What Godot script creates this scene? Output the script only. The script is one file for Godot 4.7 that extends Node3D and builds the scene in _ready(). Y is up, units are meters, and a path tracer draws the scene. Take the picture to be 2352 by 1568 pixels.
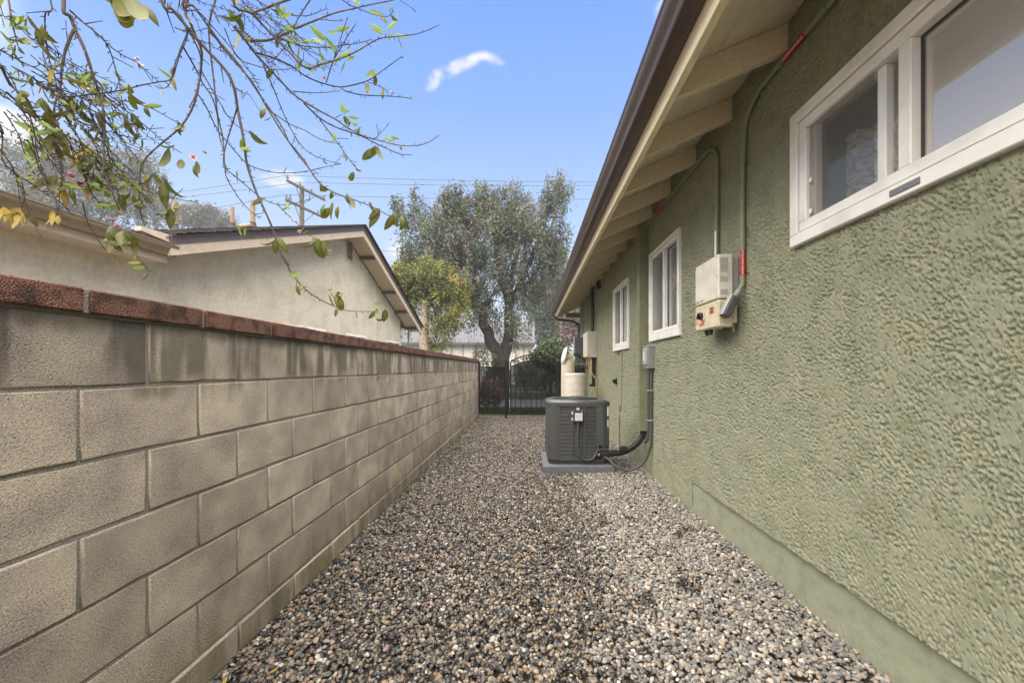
extends Node3D
# A gravel side yard between a grey block wall and a green stucco house.
# The camera stands at (0, EYE, 0) and looks along -z; x is to the right, depth is -z.

const EYE := 1.18
const FOC := 951.0      # focal length in units of a 2352 wide frame
const VX := 1215.0      # where the camera's axis meets that frame
const VY := 846.0
const WALLX := 1.37     # face of the green house
const BLOCKX := -1.22   # face of the block wall

# ------------------------------------------------------------------ mesh builder
class MB:
	var v := PackedVector3Array()
	var nn := PackedVector3Array()
	var cc := PackedColorArray()
	var uv := PackedVector2Array()
	var ix := PackedInt32Array()
	var t := Transform3D.IDENTITY
	var col := Color.WHITE
	var tint := false
	var has_uv := false

	func vtx(p: Vector3, n: Vector3) -> int:
		v.append(t * p)
		nn.append((t.basis * n).normalized())
		if tint:
			cc.append(col)
		return v.size() - 1

	func face(i: int, j: int, k: int) -> void:
		var cr := (v[j] - v[i]).cross(v[k] - v[i])
		ix.append(i)
		if cr.dot(nn[i] + nn[j] + nn[k]) > 0.0:
			ix.append(k)
			ix.append(j)
		else:
			ix.append(j)
			ix.append(k)

	func tri(a: Vector3, b: Vector3, c: Vector3, n: Vector3) -> void:
		face(vtx(a, n), vtx(b, n), vtx(c, n))

	func quad(a: Vector3, b: Vector3, c: Vector3, d: Vector3, n: Vector3) -> void:
		var i := vtx(a, n)
		var j := vtx(b, n)
		var k := vtx(c, n)
		var l := vtx(d, n)
		face(i, j, k)
		face(i, k, l)

	func quad_uv(a: Vector3, b: Vector3, c: Vector3, d: Vector3, n: Vector3) -> void:
		# a bottom left, b bottom right, c top right, d top left of the print
		has_uv = true
		while uv.size() < v.size():
			uv.append(Vector2.ZERO)
		quad(a, b, c, d, n)
		uv.append(Vector2(0, 1))
		uv.append(Vector2(1, 1))
		uv.append(Vector2(1, 0))
		uv.append(Vector2(0, 0))

	func box(ctr: Vector3, size: Vector3, b := 0.0) -> void:
		var h := size * 0.5
		b = minf(b, 0.45 * minf(size.x, minf(size.y, size.z)))
		for ax in 3:
			for s in [-1.0, 1.0]:
				var q := []
				for e in [[-1, -1], [1, -1], [1, 1], [-1, 1]]:
					var p := Vector3.ZERO
					p[ax] = s * h[ax]
					p[(ax + 1) % 3] = e[0] * (h[(ax + 1) % 3] - b)
					p[(ax + 2) % 3] = e[1] * (h[(ax + 2) % 3] - b)
					q.append(ctr + p)
				var n := Vector3.ZERO
				n[ax] = s
				quad(q[0], q[1], q[2], q[3], n)
		if b <= 0.0:
			return
		for ax in 3:
			var a1 := (ax + 1) % 3
			var a2 := (ax + 2) % 3
			for s1 in [-1.0, 1.0]:
				for s2 in [-1.0, 1.0]:
					var q := []
					for e in [-1.0, 1.0]:
						var p := Vector3.ZERO
						p[ax] = e * (h[ax] - b)
						p[a1] = s1 * h[a1]
						p[a2] = s2 * (h[a2] - b)
						var p2 := Vector3.ZERO
						p2[ax] = e * (h[ax] - b)
						p2[a1] = s1 * (h[a1] - b)
						p2[a2] = s2 * h[a2]
						q.append(ctr + p)
						q.append(ctr + p2)
					var n := Vector3.ZERO
					n[a1] = s1
					n[a2] = s2
					quad(q[0], q[1], q[3], q[2], n.normalized())
		for sx in [-1.0, 1.0]:
			for sy in [-1.0, 1.0]:
				for sz in [-1.0, 1.0]:
					tri(ctr + Vector3(sx * h.x, sy * (h.y - b), sz * (h.z - b)), ctr + Vector3(sx * (h.x - b), sy * h.y, sz * (h.z - b)), ctr + Vector3(sx * (h.x - b), sy * (h.y - b), sz * h.z), Vector3(sx, sy, sz).normalized())

	func box2(a: Vector3, c: Vector3, b := 0.0) -> void:
		box((a + c) * 0.5, (c - a).abs(), b)

	# bar of rectangular section between two points
	func bar(a: Vector3, c: Vector3, w: float, h: float, up := Vector3.UP, b := 0.0) -> void:
		var d := c - a
		var z := d.normalized()
		var x := up.cross(z)
		if x.length() < 0.01:
			x = Vector3.RIGHT.cross(z)
		x = x.normalized()
		var y := z.cross(x)
		var keep := t
		t = t * Transform3D(Basis(x, y, z), (a + c) * 0.5)
		box(Vector3.ZERO, Vector3(w, h, d.length()), b)
		t = keep

	func tube(pts: Array, r, sides := 8, caps := true) -> void:
		var n := pts.size()
		var rows := []
		var u := Vector3.ZERO
		for i in n:
			var d: Vector3 = (pts[mini(i + 1, n - 1)] - pts[maxi(i - 1, 0)])
			d = d.normalized() if d.length() > 1e-7 else Vector3.UP
			if u == Vector3.ZERO:
				u = d.cross(Vector3.UP if absf(d.y) < 0.9 else Vector3.RIGHT).normalized()
			else:
				u = (u - d * u.dot(d)).normalized()
			var w := d.cross(u)
			var rr: float = r[i] if r is Array else float(r)
			var row := []
			for k in sides:
				var a := TAU * k / sides
				var dir := u * cos(a) + w * sin(a)
				row.append(vtx(pts[i] + dir * rr, dir))
			rows.append(row)
			if caps and (i == 0 or i == n - 1):
				var cn := -d if i == 0 else d
				var ci := vtx(pts[i], cn)
				var ring := []
				for k in sides:
					var a := TAU * k / sides
					ring.append(vtx(pts[i] + (u * cos(a) + w * sin(a)) * rr, cn))
				for k in sides:
					face(ci, ring[k], ring[(k + 1) % sides])
		for i in n - 1:
			for k in sides:
				var k2 := (k + 1) % sides
				face(rows[i][k], rows[i][k2], rows[i + 1][k2])
				face(rows[i][k], rows[i + 1][k2], rows[i + 1][k])

	# profile: Array of Vector2(radius, height along axis y)
	func lathe(prof: Array, sides := 24, squash := 1.0) -> void:
		var n := prof.size()
		for i in n - 1:
			var a: Vector2 = prof[i]
			var b: Vector2 = prof[i + 1]
			var d := b - a
			var pn := Vector2(d.y, -d.x).normalized()
			if pn == Vector2.ZERO:
				continue
			var ra := []
			var rb := []
			for k in sides:
				var an := TAU * k / sides
				var dir := Vector3(cos(an), 0, sin(an) * squash)
				var nrm := (Vector3(cos(an), 0, sin(an)) * pn.x + Vector3.UP * pn.y)
				ra.append(vtx(dir * a.x + Vector3.UP * a.y, nrm))
				rb.append(vtx(dir * b.x + Vector3.UP * b.y, nrm))
			for k in sides:
				var k2 := (k + 1) % sides
				if a.x > 1e-6:
					face(ra[k], ra[k2], rb[k2])
				if b.x > 1e-6:
					face(ra[k], rb[k2], rb[k])

	# polygon in the xy plane, drawn out from z0 to z1
	func prism(poly: PackedVector2Array, z0: float, z1: float, smooth_over := -2.0) -> void:
		var n := poly.size()
		var area := 0.0
		for i in n:
			var a := poly[i]
			var b := poly[(i + 1) % n]
			area += a.x * b.y - b.x * a.y
		var sgn := 1.0 if area > 0.0 else -1.0
		var en := []
		for i in n:
			var d := poly[(i + 1) % n] - poly[i]
			en.append(Vector2(d.y, -d.x).normalized() * sgn)
		for i in n:
			var a := poly[i]
			var b := poly[(i + 1) % n]
			var n1: Vector2 = en[i]
			var na := n1
			var nb := n1
			var prev: Vector2 = en[(i + n - 1) % n]
			var next: Vector2 = en[(i + 1) % n]
			if smooth_over > -1.5:
				if n1.dot(prev) > smooth_over:
					na = (n1 + prev).normalized()
				if n1.dot(next) > smooth_over:
					nb = (n1 + next).normalized()
			var i0 := vtx(Vector3(a.x, a.y, z0), Vector3(na.x, na.y, 0))
			var i1 := vtx(Vector3(b.x, b.y, z0), Vector3(nb.x, nb.y, 0))
			var i2 := vtx(Vector3(b.x, b.y, z1), Vector3(nb.x, nb.y, 0))
			var i3 := vtx(Vector3(a.x, a.y, z1), Vector3(na.x, na.y, 0))
			face(i0, i1, i2)
			face(i0, i2, i3)
		var tr := Geometry2D.triangulate_polygon(poly)
		for z in [z0, z1]:
			var nz := Vector3(0, 0, signf(z - (z0 + z1) * 0.5))
			for k in range(0, tr.size(), 3):
				tri(Vector3(poly[tr[k]].x, poly[tr[k]].y, z), Vector3(poly[tr[k + 1]].x, poly[tr[k + 1]].y, z), Vector3(poly[tr[k + 2]].x, poly[tr[k + 2]].y, z), nz)

	# polygon given as (s, y), with s running along -z, drawn out from x0 to x1
	func prism_s(x0: float, x1: float, pts: Array) -> void:
		var keep := t
		t = t * Transform3D(Basis(Vector3(0, 0, -1), Vector3.UP, Vector3(1, 0, 0)), Vector3.ZERO)
		prism(PackedVector2Array(pts), x0, x1)
		t = keep

	func mesh(shift := Vector3.ZERO) -> ArrayMesh:
		var vv := v
		if shift != Vector3.ZERO:
			vv = Transform3D(Basis(), -shift) * v
		var a := []
		a.resize(Mesh.ARRAY_MAX)
		a[Mesh.ARRAY_VERTEX] = vv
		a[Mesh.ARRAY_NORMAL] = nn
		if tint:
			a[Mesh.ARRAY_COLOR] = cc
		if has_uv:
			while uv.size() < v.size():
				uv.append(Vector2.ZERO)
			a[Mesh.ARRAY_TEX_UV] = uv
		a[Mesh.ARRAY_INDEX] = ix
		var m := ArrayMesh.new()
		m.add_surface_from_arrays(Mesh.PRIMITIVE_TRIANGLES, a)
		return m

# ------------------------------------------------------------------ scene helpers
var M := {}
var TX := {}
var used := {}
var origin := {}
var rng := RandomNumberGenerator.new()

func numbered(called: String) -> String:
	var k: int = used.get(called, 0)
	used[called] = k + 1
	return called if k == 0 else "%s_%03d" % [called, k]

func meta(o: Node, label := "", category := "", group := "", kind := "") -> void:
	if label:
		o.set_meta("label", label)
	if category:
		o.set_meta("category", category)
	if group:
		o.set_meta("group", group)
	if kind:
		o.set_meta("kind", kind)

func thing(called: String, label: String, category: String, base := Vector3.ZERO, group := "") -> Node3D:
	var o := Node3D.new()
	o.name = numbered(called)
	add_child(o)
	o.position = base
	origin[o] = base
	meta(o, label, category, group)
	return o

func part(mb: MB, called: String, m: Material, parent: Node3D) -> MeshInstance3D:
	var o := MeshInstance3D.new()
	o.name = called
	var org: Vector3 = origin[parent]
	o.mesh = mb.mesh(org)
	o.set_surface_override_material(0, m)
	parent.add_child(o, true)
	origin[o] = org
	return o

# one shared mesh put somewhere under a thing
func inst(mesh: Mesh, called: String, m: Material, parent: Node3D, xf: Transform3D) -> MeshInstance3D:
	var o := MeshInstance3D.new()
	o.name = called
	o.mesh = mesh
	if m:
		o.set_surface_override_material(0, m)
	parent.add_child(o, true)
	o.transform = Transform3D(Basis(), -origin[parent]) * xf
	return o

func single(mb: MB, called: String, m: Material, label: String, category: String, base := Vector3.ZERO, group := "", kind := "") -> MeshInstance3D:
	var o := MeshInstance3D.new()
	o.name = numbered(called)
	o.mesh = mb.mesh(base)
	o.set_surface_override_material(0, m)
	add_child(o)
	o.position = base
	meta(o, label, category, group, kind)
	return o

func struct(mb: MB, called: String, m: Material) -> MeshInstance3D:
	return single(mb, called, m, "", "", Vector3.ZERO, "", "structure")

# a point of the 2352 wide frame at a depth
func at(px: float, py: float, d: float) -> Vector3:
	return Vector3((px - VX) / FOC * d, EYE + (VY - py) / FOC * d, -d)

# a point of the frame on a plane of constant x
func on_x(px: float, py: float, x: float) -> Vector3:
	return at(px, py, FOC * x / (px - VX))

func smooth(pts: Array, steps := 5) -> Array:
	var out := []
	var n := pts.size()
	for i in n - 1:
		var p0: Vector3 = pts[maxi(i - 1, 0)]
		var p1: Vector3 = pts[i]
		var p2: Vector3 = pts[i + 1]
		var p3: Vector3 = pts[mini(i + 2, n - 1)]
		for k in steps:
			var u := float(k) / steps
			out.append(0.5 * ((2.0 * p1) + (p2 - p0) * u + (2.0 * p0 - 5.0 * p1 + 4.0 * p2 - p3) * u * u + (3.0 * p1 - p0 - 3.0 * p2 + p3) * u * u * u))
	out.append(pts[n - 1])
	return out

func lin(r: float, g: float, b: float, a := 1.0) -> Color:
	var c := Color(r, g, b).linear_to_srgb()
	c.a = a
	return c

func noise(freq: float, sd: int, octaves := 4, kind := FastNoiseLite.TYPE_SIMPLEX_SMOOTH) -> FastNoiseLite:
	var n := FastNoiseLite.new()
	n.noise_type = kind
	n.frequency = freq
	n.seed = sd
	n.fractal_type = FastNoiseLite.FRACTAL_FBM if octaves > 1 else FastNoiseLite.FRACTAL_NONE
	n.fractal_octaves = octaves
	return n

# seamless noise as a picture; stops are [place, linear colour]
func tex(freq: float, sd: int, octaves := 4, size := 512, stops := [], size_y := 0, kind := FastNoiseLite.TYPE_SIMPLEX_SMOOTH) -> NoiseTexture2D:
	var t := NoiseTexture2D.new()
	t.width = size
	t.height = size_y if size_y else size
	t.seamless = true
	t.noise = noise(freq, sd, octaves, kind)
	if stops:
		var g := Gradient.new()
		var off := PackedFloat32Array()
		var cs := PackedColorArray()
		for s in stops:
			off.append(s[0])
			cs.append(s[1])
		g.offsets = off
		g.colors = cs
		t.color_ramp = g
	return t

func mat(called: String, c: Color, rough := 0.8, o := {}) -> StandardMaterial3D:
	var m := StandardMaterial3D.new()
	m.resource_name = called
	m.albedo_color = c
	m.roughness = rough
	if o.has("metal"):
		m.metallic = o.metal
	if o.has("spec"):
		m.metallic_specular = o.spec
	if o.has("tex") or o.has("bump"):
		m.uv1_triplanar = not o.get("uv", false)
		m.uv1_world_triplanar = o.get("world", true) and not o.get("uv", false)
		m.uv1_triplanar_sharpness = 4.0
		var s = o.get("scale", 1.0)
		m.uv1_scale = s if s is Vector3 else Vector3(s, s, s)
	if o.has("tex"):
		m.albedo_texture = o.tex
	if o.has("bump"):
		m.heightmap_enabled = true
		m.heightmap_texture = o.bump
		m.heightmap_scale = o.get("depth", 0.3)
	if o.has("detail"):
		m.detail_enabled = true
		m.detail_albedo = o.detail
		m.detail_blend_mode = BaseMaterial3D.BLEND_MODE_MUL
		m.detail_uv_layer = BaseMaterial3D.DETAIL_UV_2
		m.uv2_triplanar = true
		m.uv2_world_triplanar = o.get("world", true)
		m.uv2_triplanar_sharpness = 4.0
		var s2 = o.get("dscale", 1.0)
		m.uv2_scale = s2 if s2 is Vector3 else Vector3(s2, s2, s2)
	if o.get("vcol", false):
		m.vertex_color_use_as_albedo = true
	if o.has("back"):
		m.backlight_enabled = true
		m.backlight = o.back
	M[called] = m
	return m

func _ready() -> void:
	rng.seed = 7
	camera_and_light()
	textures()
	materials()
	build_ground()
	build_green_house()
	build_block_wall()
	build_neighbour()
	build_far_house()
	build_gate()
	build_air_conditioner()
	build_inverter()
	build_wall_fittings()
	build_softener()
	build_trees()
	build_pole()
	build_peach()
	build_gravel()
	build_litter()

func camera_and_light() -> void:
	var cam := Camera3D.new()
	cam.name = "camera"
	cam.projection = Camera3D.PROJECTION_FRUSTUM
	cam.near = 0.05
	cam.far = 900.0
	cam.size = 0.05 * 2.0 * 784.0 / FOC
	cam.frustum_offset = Vector2(-39.0, 62.0) / FOC * 0.05
	add_child(cam)
	cam.position = Vector3(0, EYE, 0)
	cam.current = true

	var e := Environment.new()
	e.tonemap_mode = Environment.TONE_MAPPER_LINEAR
	e.tonemap_exposure = 8.0
	e.background_mode = Environment.BG_SKY
	e.background_energy_multiplier = 0.127
	e.sdfgi_enabled = true
	e.ssao_enabled = true
	e.ssil_enabled = true
	e.fog_enabled = true
	e.fog_density = 0.0016
	e.fog_light_color = Color(0.93, 0.95, 1.0)
	var pano := PanoramaSkyMaterial.new()
	pano.panorama = sky_picture()
	var sky := Sky.new()
	sky.sky_material = pano
	e.sky = sky
	var we := WorldEnvironment.new()
	we.name = "environment"
	we.environment = e
	add_child(we)

	# light of a thin overcast: a sun spread wide by cloud, high and a little behind the camera
	var sun := DirectionalLight3D.new()
	sun.name = "sun"
	sun.light_color = Color(1.0, 0.96, 0.90)
	sun.light_energy = 0.5
	sun.light_angular_distance = 112.0
	sun.shadow_enabled = true
	add_child(sun)
	sun.look_at_from_position(Vector3(-1.0, 12.0, 3.5), Vector3.ZERO, Vector3.UP)

func sky_picture() -> ImageTexture:
	var w := 2048
	var h := 1024
	var data := PackedFloat32Array()
	data.resize(w * h * 3)
	var stops := [[-90.0, Color(0.30, 0.29, 0.27)], [-0.5, Color(0.42, 0.44, 0.46)], [0.0, Color(0.82, 0.90, 1.0)], [8.0, Color(0.68, 0.81, 1.0)], [20.0, Color(0.42, 0.63, 1.0)], [32.0, Color(0.25, 0.47, 1.0)], [44.0, Color(0.175, 0.38, 0.99)], [90.0, Color(0.11, 0.28, 0.88)]]
	for y in h:
		var el := 90.0 - 180.0 * (y + 0.5) / h
		var c := Color.WHITE
		for i in stops.size() - 1:
			if el >= stops[i][0] and el <= stops[i + 1][0]:
				c = stops[i][1].lerp(stops[i + 1][1], (el - stops[i][0]) / (stops[i + 1][0] - stops[i][0]))
		for x in w:
			var k := (y * w + x) * 3
			data[k] = c.r
			data[k + 1] = c.g
			data[k + 2] = c.b
	# fair weather clouds: frame place, half width and half height in degrees, tilt, strength
	var nz := noise(0.05, 5, 4)
	var clouds := [[1050.0, 152.0, 4.2, 0.8, 26.0, 0.75], [995.0, 182.0, 1.6, 0.8, 55.0, 0.7], [1100.0, 128.0, 2.6, 0.45, 8.0, 0.8], [1130.0, 136.0, 1.8, 0.5, -12.0, 0.4], [645.0, 408.0, 2.6, 1.1, 10.0, 0.75], [22.0, 285.0, 3.4, 2.2, -25.0, 0.95], [1522.0, 18.0, 1.3, 0.9, 40.0, 0.6], [915.0, 575.0, 1.8, 2.2, 0.0, 0.7], [700.0, 300.0, 3.0, 0.5, 15.0, 0.12]]
	var spots := []
	for c in clouds:
		var dir := Vector3((c[0] - VX) / FOC, (VY - c[1]) / FOC, -1.0).normalized()
		spots.append([rad_to_deg(atan2(dir.x, -dir.z)), rad_to_deg(asin(dir.y)), c[2], c[3], c[4], c[5]])
	# the same kind of small cloud all round the sky
	var r := RandomNumberGenerator.new()
	r.seed = 11
	for i in 30:
		spots.append([r.randf_range(75.0, 290.0), r.randf_range(9.0, 60.0), r.randf_range(3.0, 9.0), r.randf_range(1.2, 3.6), r.randf_range(-25.0, 30.0), r.randf_range(0.3, 0.9)])
	for s in spots:
		var cx: float = s[0] / 360.0 * w   # column 0 lies straight ahead
		var cy: float = (90.0 - s[1]) / 180.0 * h
		var stretch := 1.0 / maxf(0.2, cos(deg_to_rad(s[1])))
		var rx := int(s[2] * 1.7 * stretch / 360.0 * w)
		var ry := int(maxf(s[3], s[2] * 0.5) * 1.7 / 180.0 * h)
		var ca := cos(deg_to_rad(s[4]))
		var sa := sin(deg_to_rad(s[4]))
		for y in range(int(cy) - ry, int(cy) + ry):
			for x in range(int(cx) - rx, int(cx) + rx):
				var dx := (x - cx) / w * 360.0 / stretch
				var dy := (cy - y) / h * 180.0
				var a: float = (dx * ca + dy * sa) / s[2]
				var b: float = (-dx * sa + dy * ca) / s[3]
				var q := 1.0 - a * a - b * b
				if q <= 0.0 or y < 0 or y >= h:
					continue
				var n := nz.get_noise_2d(x * 1.0 - y * 0.6, y * 2.2)
				var al: float = smoothstep(0.0, 1.15, q * (1.0 + 1.5 * n)) * s[5]
				if al <= 0.0:
					continue
				var k := (y * w + posmod(x, w)) * 3
				data[k] = lerpf(data[k], 0.97, al)
				data[k + 1] = lerpf(data[k + 1], 0.97, al)
				data[k + 2] = lerpf(data[k + 2], 1.0, al)
	# the white cloud that the near window mirrors: it stands to the left of the camera and goes on behind it
	var bank := noise(0.016, 9, 5)
	for y in range(int(h * 0.12), int(h * 0.49)):
		var el := 90.0 - 180.0 * (y + 0.5) / h
		for x in w:
			var az := wrapf(360.0 * (x + 0.5) / w, -180.0, 180.0)   # 0 ahead, -90 left
			var side := smoothstep(50.0, 56.0, absf(az)) if az < 0.0 else smoothstep(95.0, 120.0, az)
			if side <= 0.0:
				continue
			var n := bank.get_noise_2d(x * 0.6, y)
			var al := side * smoothstep(-0.35, 0.12, n + 0.25 - absf(el - 30.0) * 0.006)
			if al <= 0.0:
				continue
			var k := (y * w + x) * 3
			var wv := 1.55 + 0.5 * n
			data[k] = lerpf(data[k], wv * 0.98, al)
			data[k + 1] = lerpf(data[k + 1], wv * 0.99, al)
			data[k + 2] = lerpf(data[k + 2], wv * 1.02, al)
	return ImageTexture.create_from_image(Image.create_from_data(w, h, false, Image.FORMAT_RGBF, data.to_byte_array()))

func textures() -> void:
	TX.grain = tex(0.09, 21, 5, 512)
	TX.pits = tex(0.05, 22, 5, 512)
	TX.speck = tex(0.22, 23, 3, 512, [[0.0, Color(0.72, 0.72, 0.72)], [0.35, Color(0.93, 0.93, 0.93)], [0.65, Color(1, 1, 1)], [1.0, Color(1, 1, 1)]])
	TX.mottle = tex(0.012, 24, 5, 512, [[0.0, Color(0.86, 0.86, 0.85)], [0.5, Color(0.96, 0.96, 0.955)], [1.0, Color(1, 1, 1)]])
	TX.wood = tex(0.02, 25, 4, 512, [[0.0, Color(0.90, 0.89, 0.87)], [0.5, Color(0.97, 0.965, 0.96)], [1.0, Color(1, 1, 1)]])
	TX.brick = tex(0.10, 26, 4, 512, [[0.0, Color(0.30, 0.26, 0.24)], [0.36, Color(0.62, 0.56, 0.53)], [0.6, Color(0.98, 0.95, 0.93)], [0.86, Color(1, 1, 1)], [1.0, Color(1, 0.98, 0.9)]])
	TX.bark = tex(0.03, 27, 5, 512, [[0.0, Color(0.45, 0.42, 0.4)], [0.5, Color(0.8, 0.78, 0.76)], [1.0, Color(1, 1, 1)]])
	TX.stone = tex(0.035, 28, 5, 512, [[0.0, Color(0.62, 0.62, 0.63)], [0.45, Color(0.92, 0.92, 0.92)], [0.7, Color(1, 1, 1)], [1.0, Color(1, 1, 1)]])
	TX.lawn = tex(0.03, 29, 5, 512, [[0.0, Color(0.55, 0.6, 0.5)], [1.0, Color(1, 1, 1)]])
	TX.streak = tex(0.02, 30, 5, 512, [[0.0, Color(0.84, 0.83, 0.80)], [0.45, Color(0.96, 0.955, 0.945)], [1.0, Color(1, 1, 1)]])
	TX.lace = tex(0.03, 31, 4, 256, [[0.0, Color(0.35, 0.35, 0.35)], [0.5, Color(0.75, 0.75, 0.75)], [1.0, Color(1, 1, 1)]])
	TX.patch = tex(0.014, 33, 5, 512, [[0.0, Color(0.90, 0.90, 0.86)], [0.40, Color(0.97, 0.97, 0.97)], [0.62, Color(1, 1, 1)], [1.0, Color(1.0, 0.965, 0.93)]])
	TX.soot = tex(0.02, 34, 5, 512, [[0.0, Color(0.45, 0.44, 0.43)], [0.34, Color(0.72, 0.71, 0.70)], [0.5, Color(0.96, 0.95, 0.94)], [1.0, Color(1, 1, 1)]])
	TX.block = block_picture()

# what shows on the faces of the blocks over 4.06 m of wall: aggregate, pits, old stains, washed streaks in the grime under the cap, moss at the foot
func block_picture() -> ImageTexture:
	var w := 2048
	var h := 768
	var fd: PackedByteArray = noise(0.30, 43, 3).get_seamless_image(w, h).get_data()
	var ad: PackedByteArray = noise(0.46, 44, 2).get_seamless_image(w, h).get_data()
	# streaks are drawn out downwards, blotches are broad
	var si: Image = noise(0.022, 45, 4).get_seamless_image(1024, 64)
	si.resize(w, h, Image.INTERPOLATE_CUBIC)
	var sd := si.get_data()
	var bi: Image = noise(0.030, 46, 4).get_seamless_image(512, 192)
	bi.resize(w, h, Image.INTERPOLATE_CUBIC)
	var bd := bi.get_data()
	var out := PackedByteArray()
	out.resize(w * h * 3)
	for y in h:
		var hgt := 1.5 * (1.0 - (y + 0.5) / h)
		for x in w:
			var k := y * w + x
			var f := fd[k] / 255.0
			var g := ad[k] / 255.0
			var s := sd[k] / 255.0
			var q := bd[k] / 255.0
			var l := 0.84 + 0.40 * (f - 0.5) + 0.26 * (q - 0.5)
			if g > 0.78:
				l += 0.55 * (g - 0.78) / 0.22
			elif g < 0.24:
				l -= 0.85 * (0.24 - g) / 0.24
			var r := 1.0
			var gg := 0.957 + 0.02 * (q - 0.5)
			var b := 0.90 + 0.05 * (0.5 - q)
			if hgt > 1.0:
				# grime on the course under the cap, washed off in bands
				var dirt := smoothstep(1.08, 1.17, hgt + 0.10 * (f - 0.5) + 0.16 * (q - 0.5))
				var wash := smoothstep(0.36, 0.66, s + 0.10 * (f - 0.5))
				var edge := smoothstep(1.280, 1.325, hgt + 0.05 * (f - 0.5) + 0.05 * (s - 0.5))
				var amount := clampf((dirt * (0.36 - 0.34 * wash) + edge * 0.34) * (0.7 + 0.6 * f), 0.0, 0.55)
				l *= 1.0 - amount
				r *= 1.0 - amount * 0.02
				b *= 1.0 - amount * 0.08
			elif hgt < 0.32:
				# thin moss film in patches at the foot
				var moss := smoothstep(0.30, 0.06, hgt + 0.30 * (f - 0.5)) * smoothstep(0.40, 0.70, s * 0.6 + q * 0.5)
				l *= 1.0 - 0.24 * moss
				b *= 1.0 - 0.12 * moss
			l = clampf(l, 0.05, 1.0)
			out[k * 3] = int(255.0 * clampf(l * r, 0.0, 1.0))
			out[k * 3 + 1] = int(255.0 * clampf(l * gg, 0.0, 1.0))
			out[k * 3 + 2] = int(255.0 * clampf(l * b, 0.0, 1.0))
	return ImageTexture.create_from_image(Image.create_from_data(w, h, false, Image.FORMAT_RGB8, out))

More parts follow.
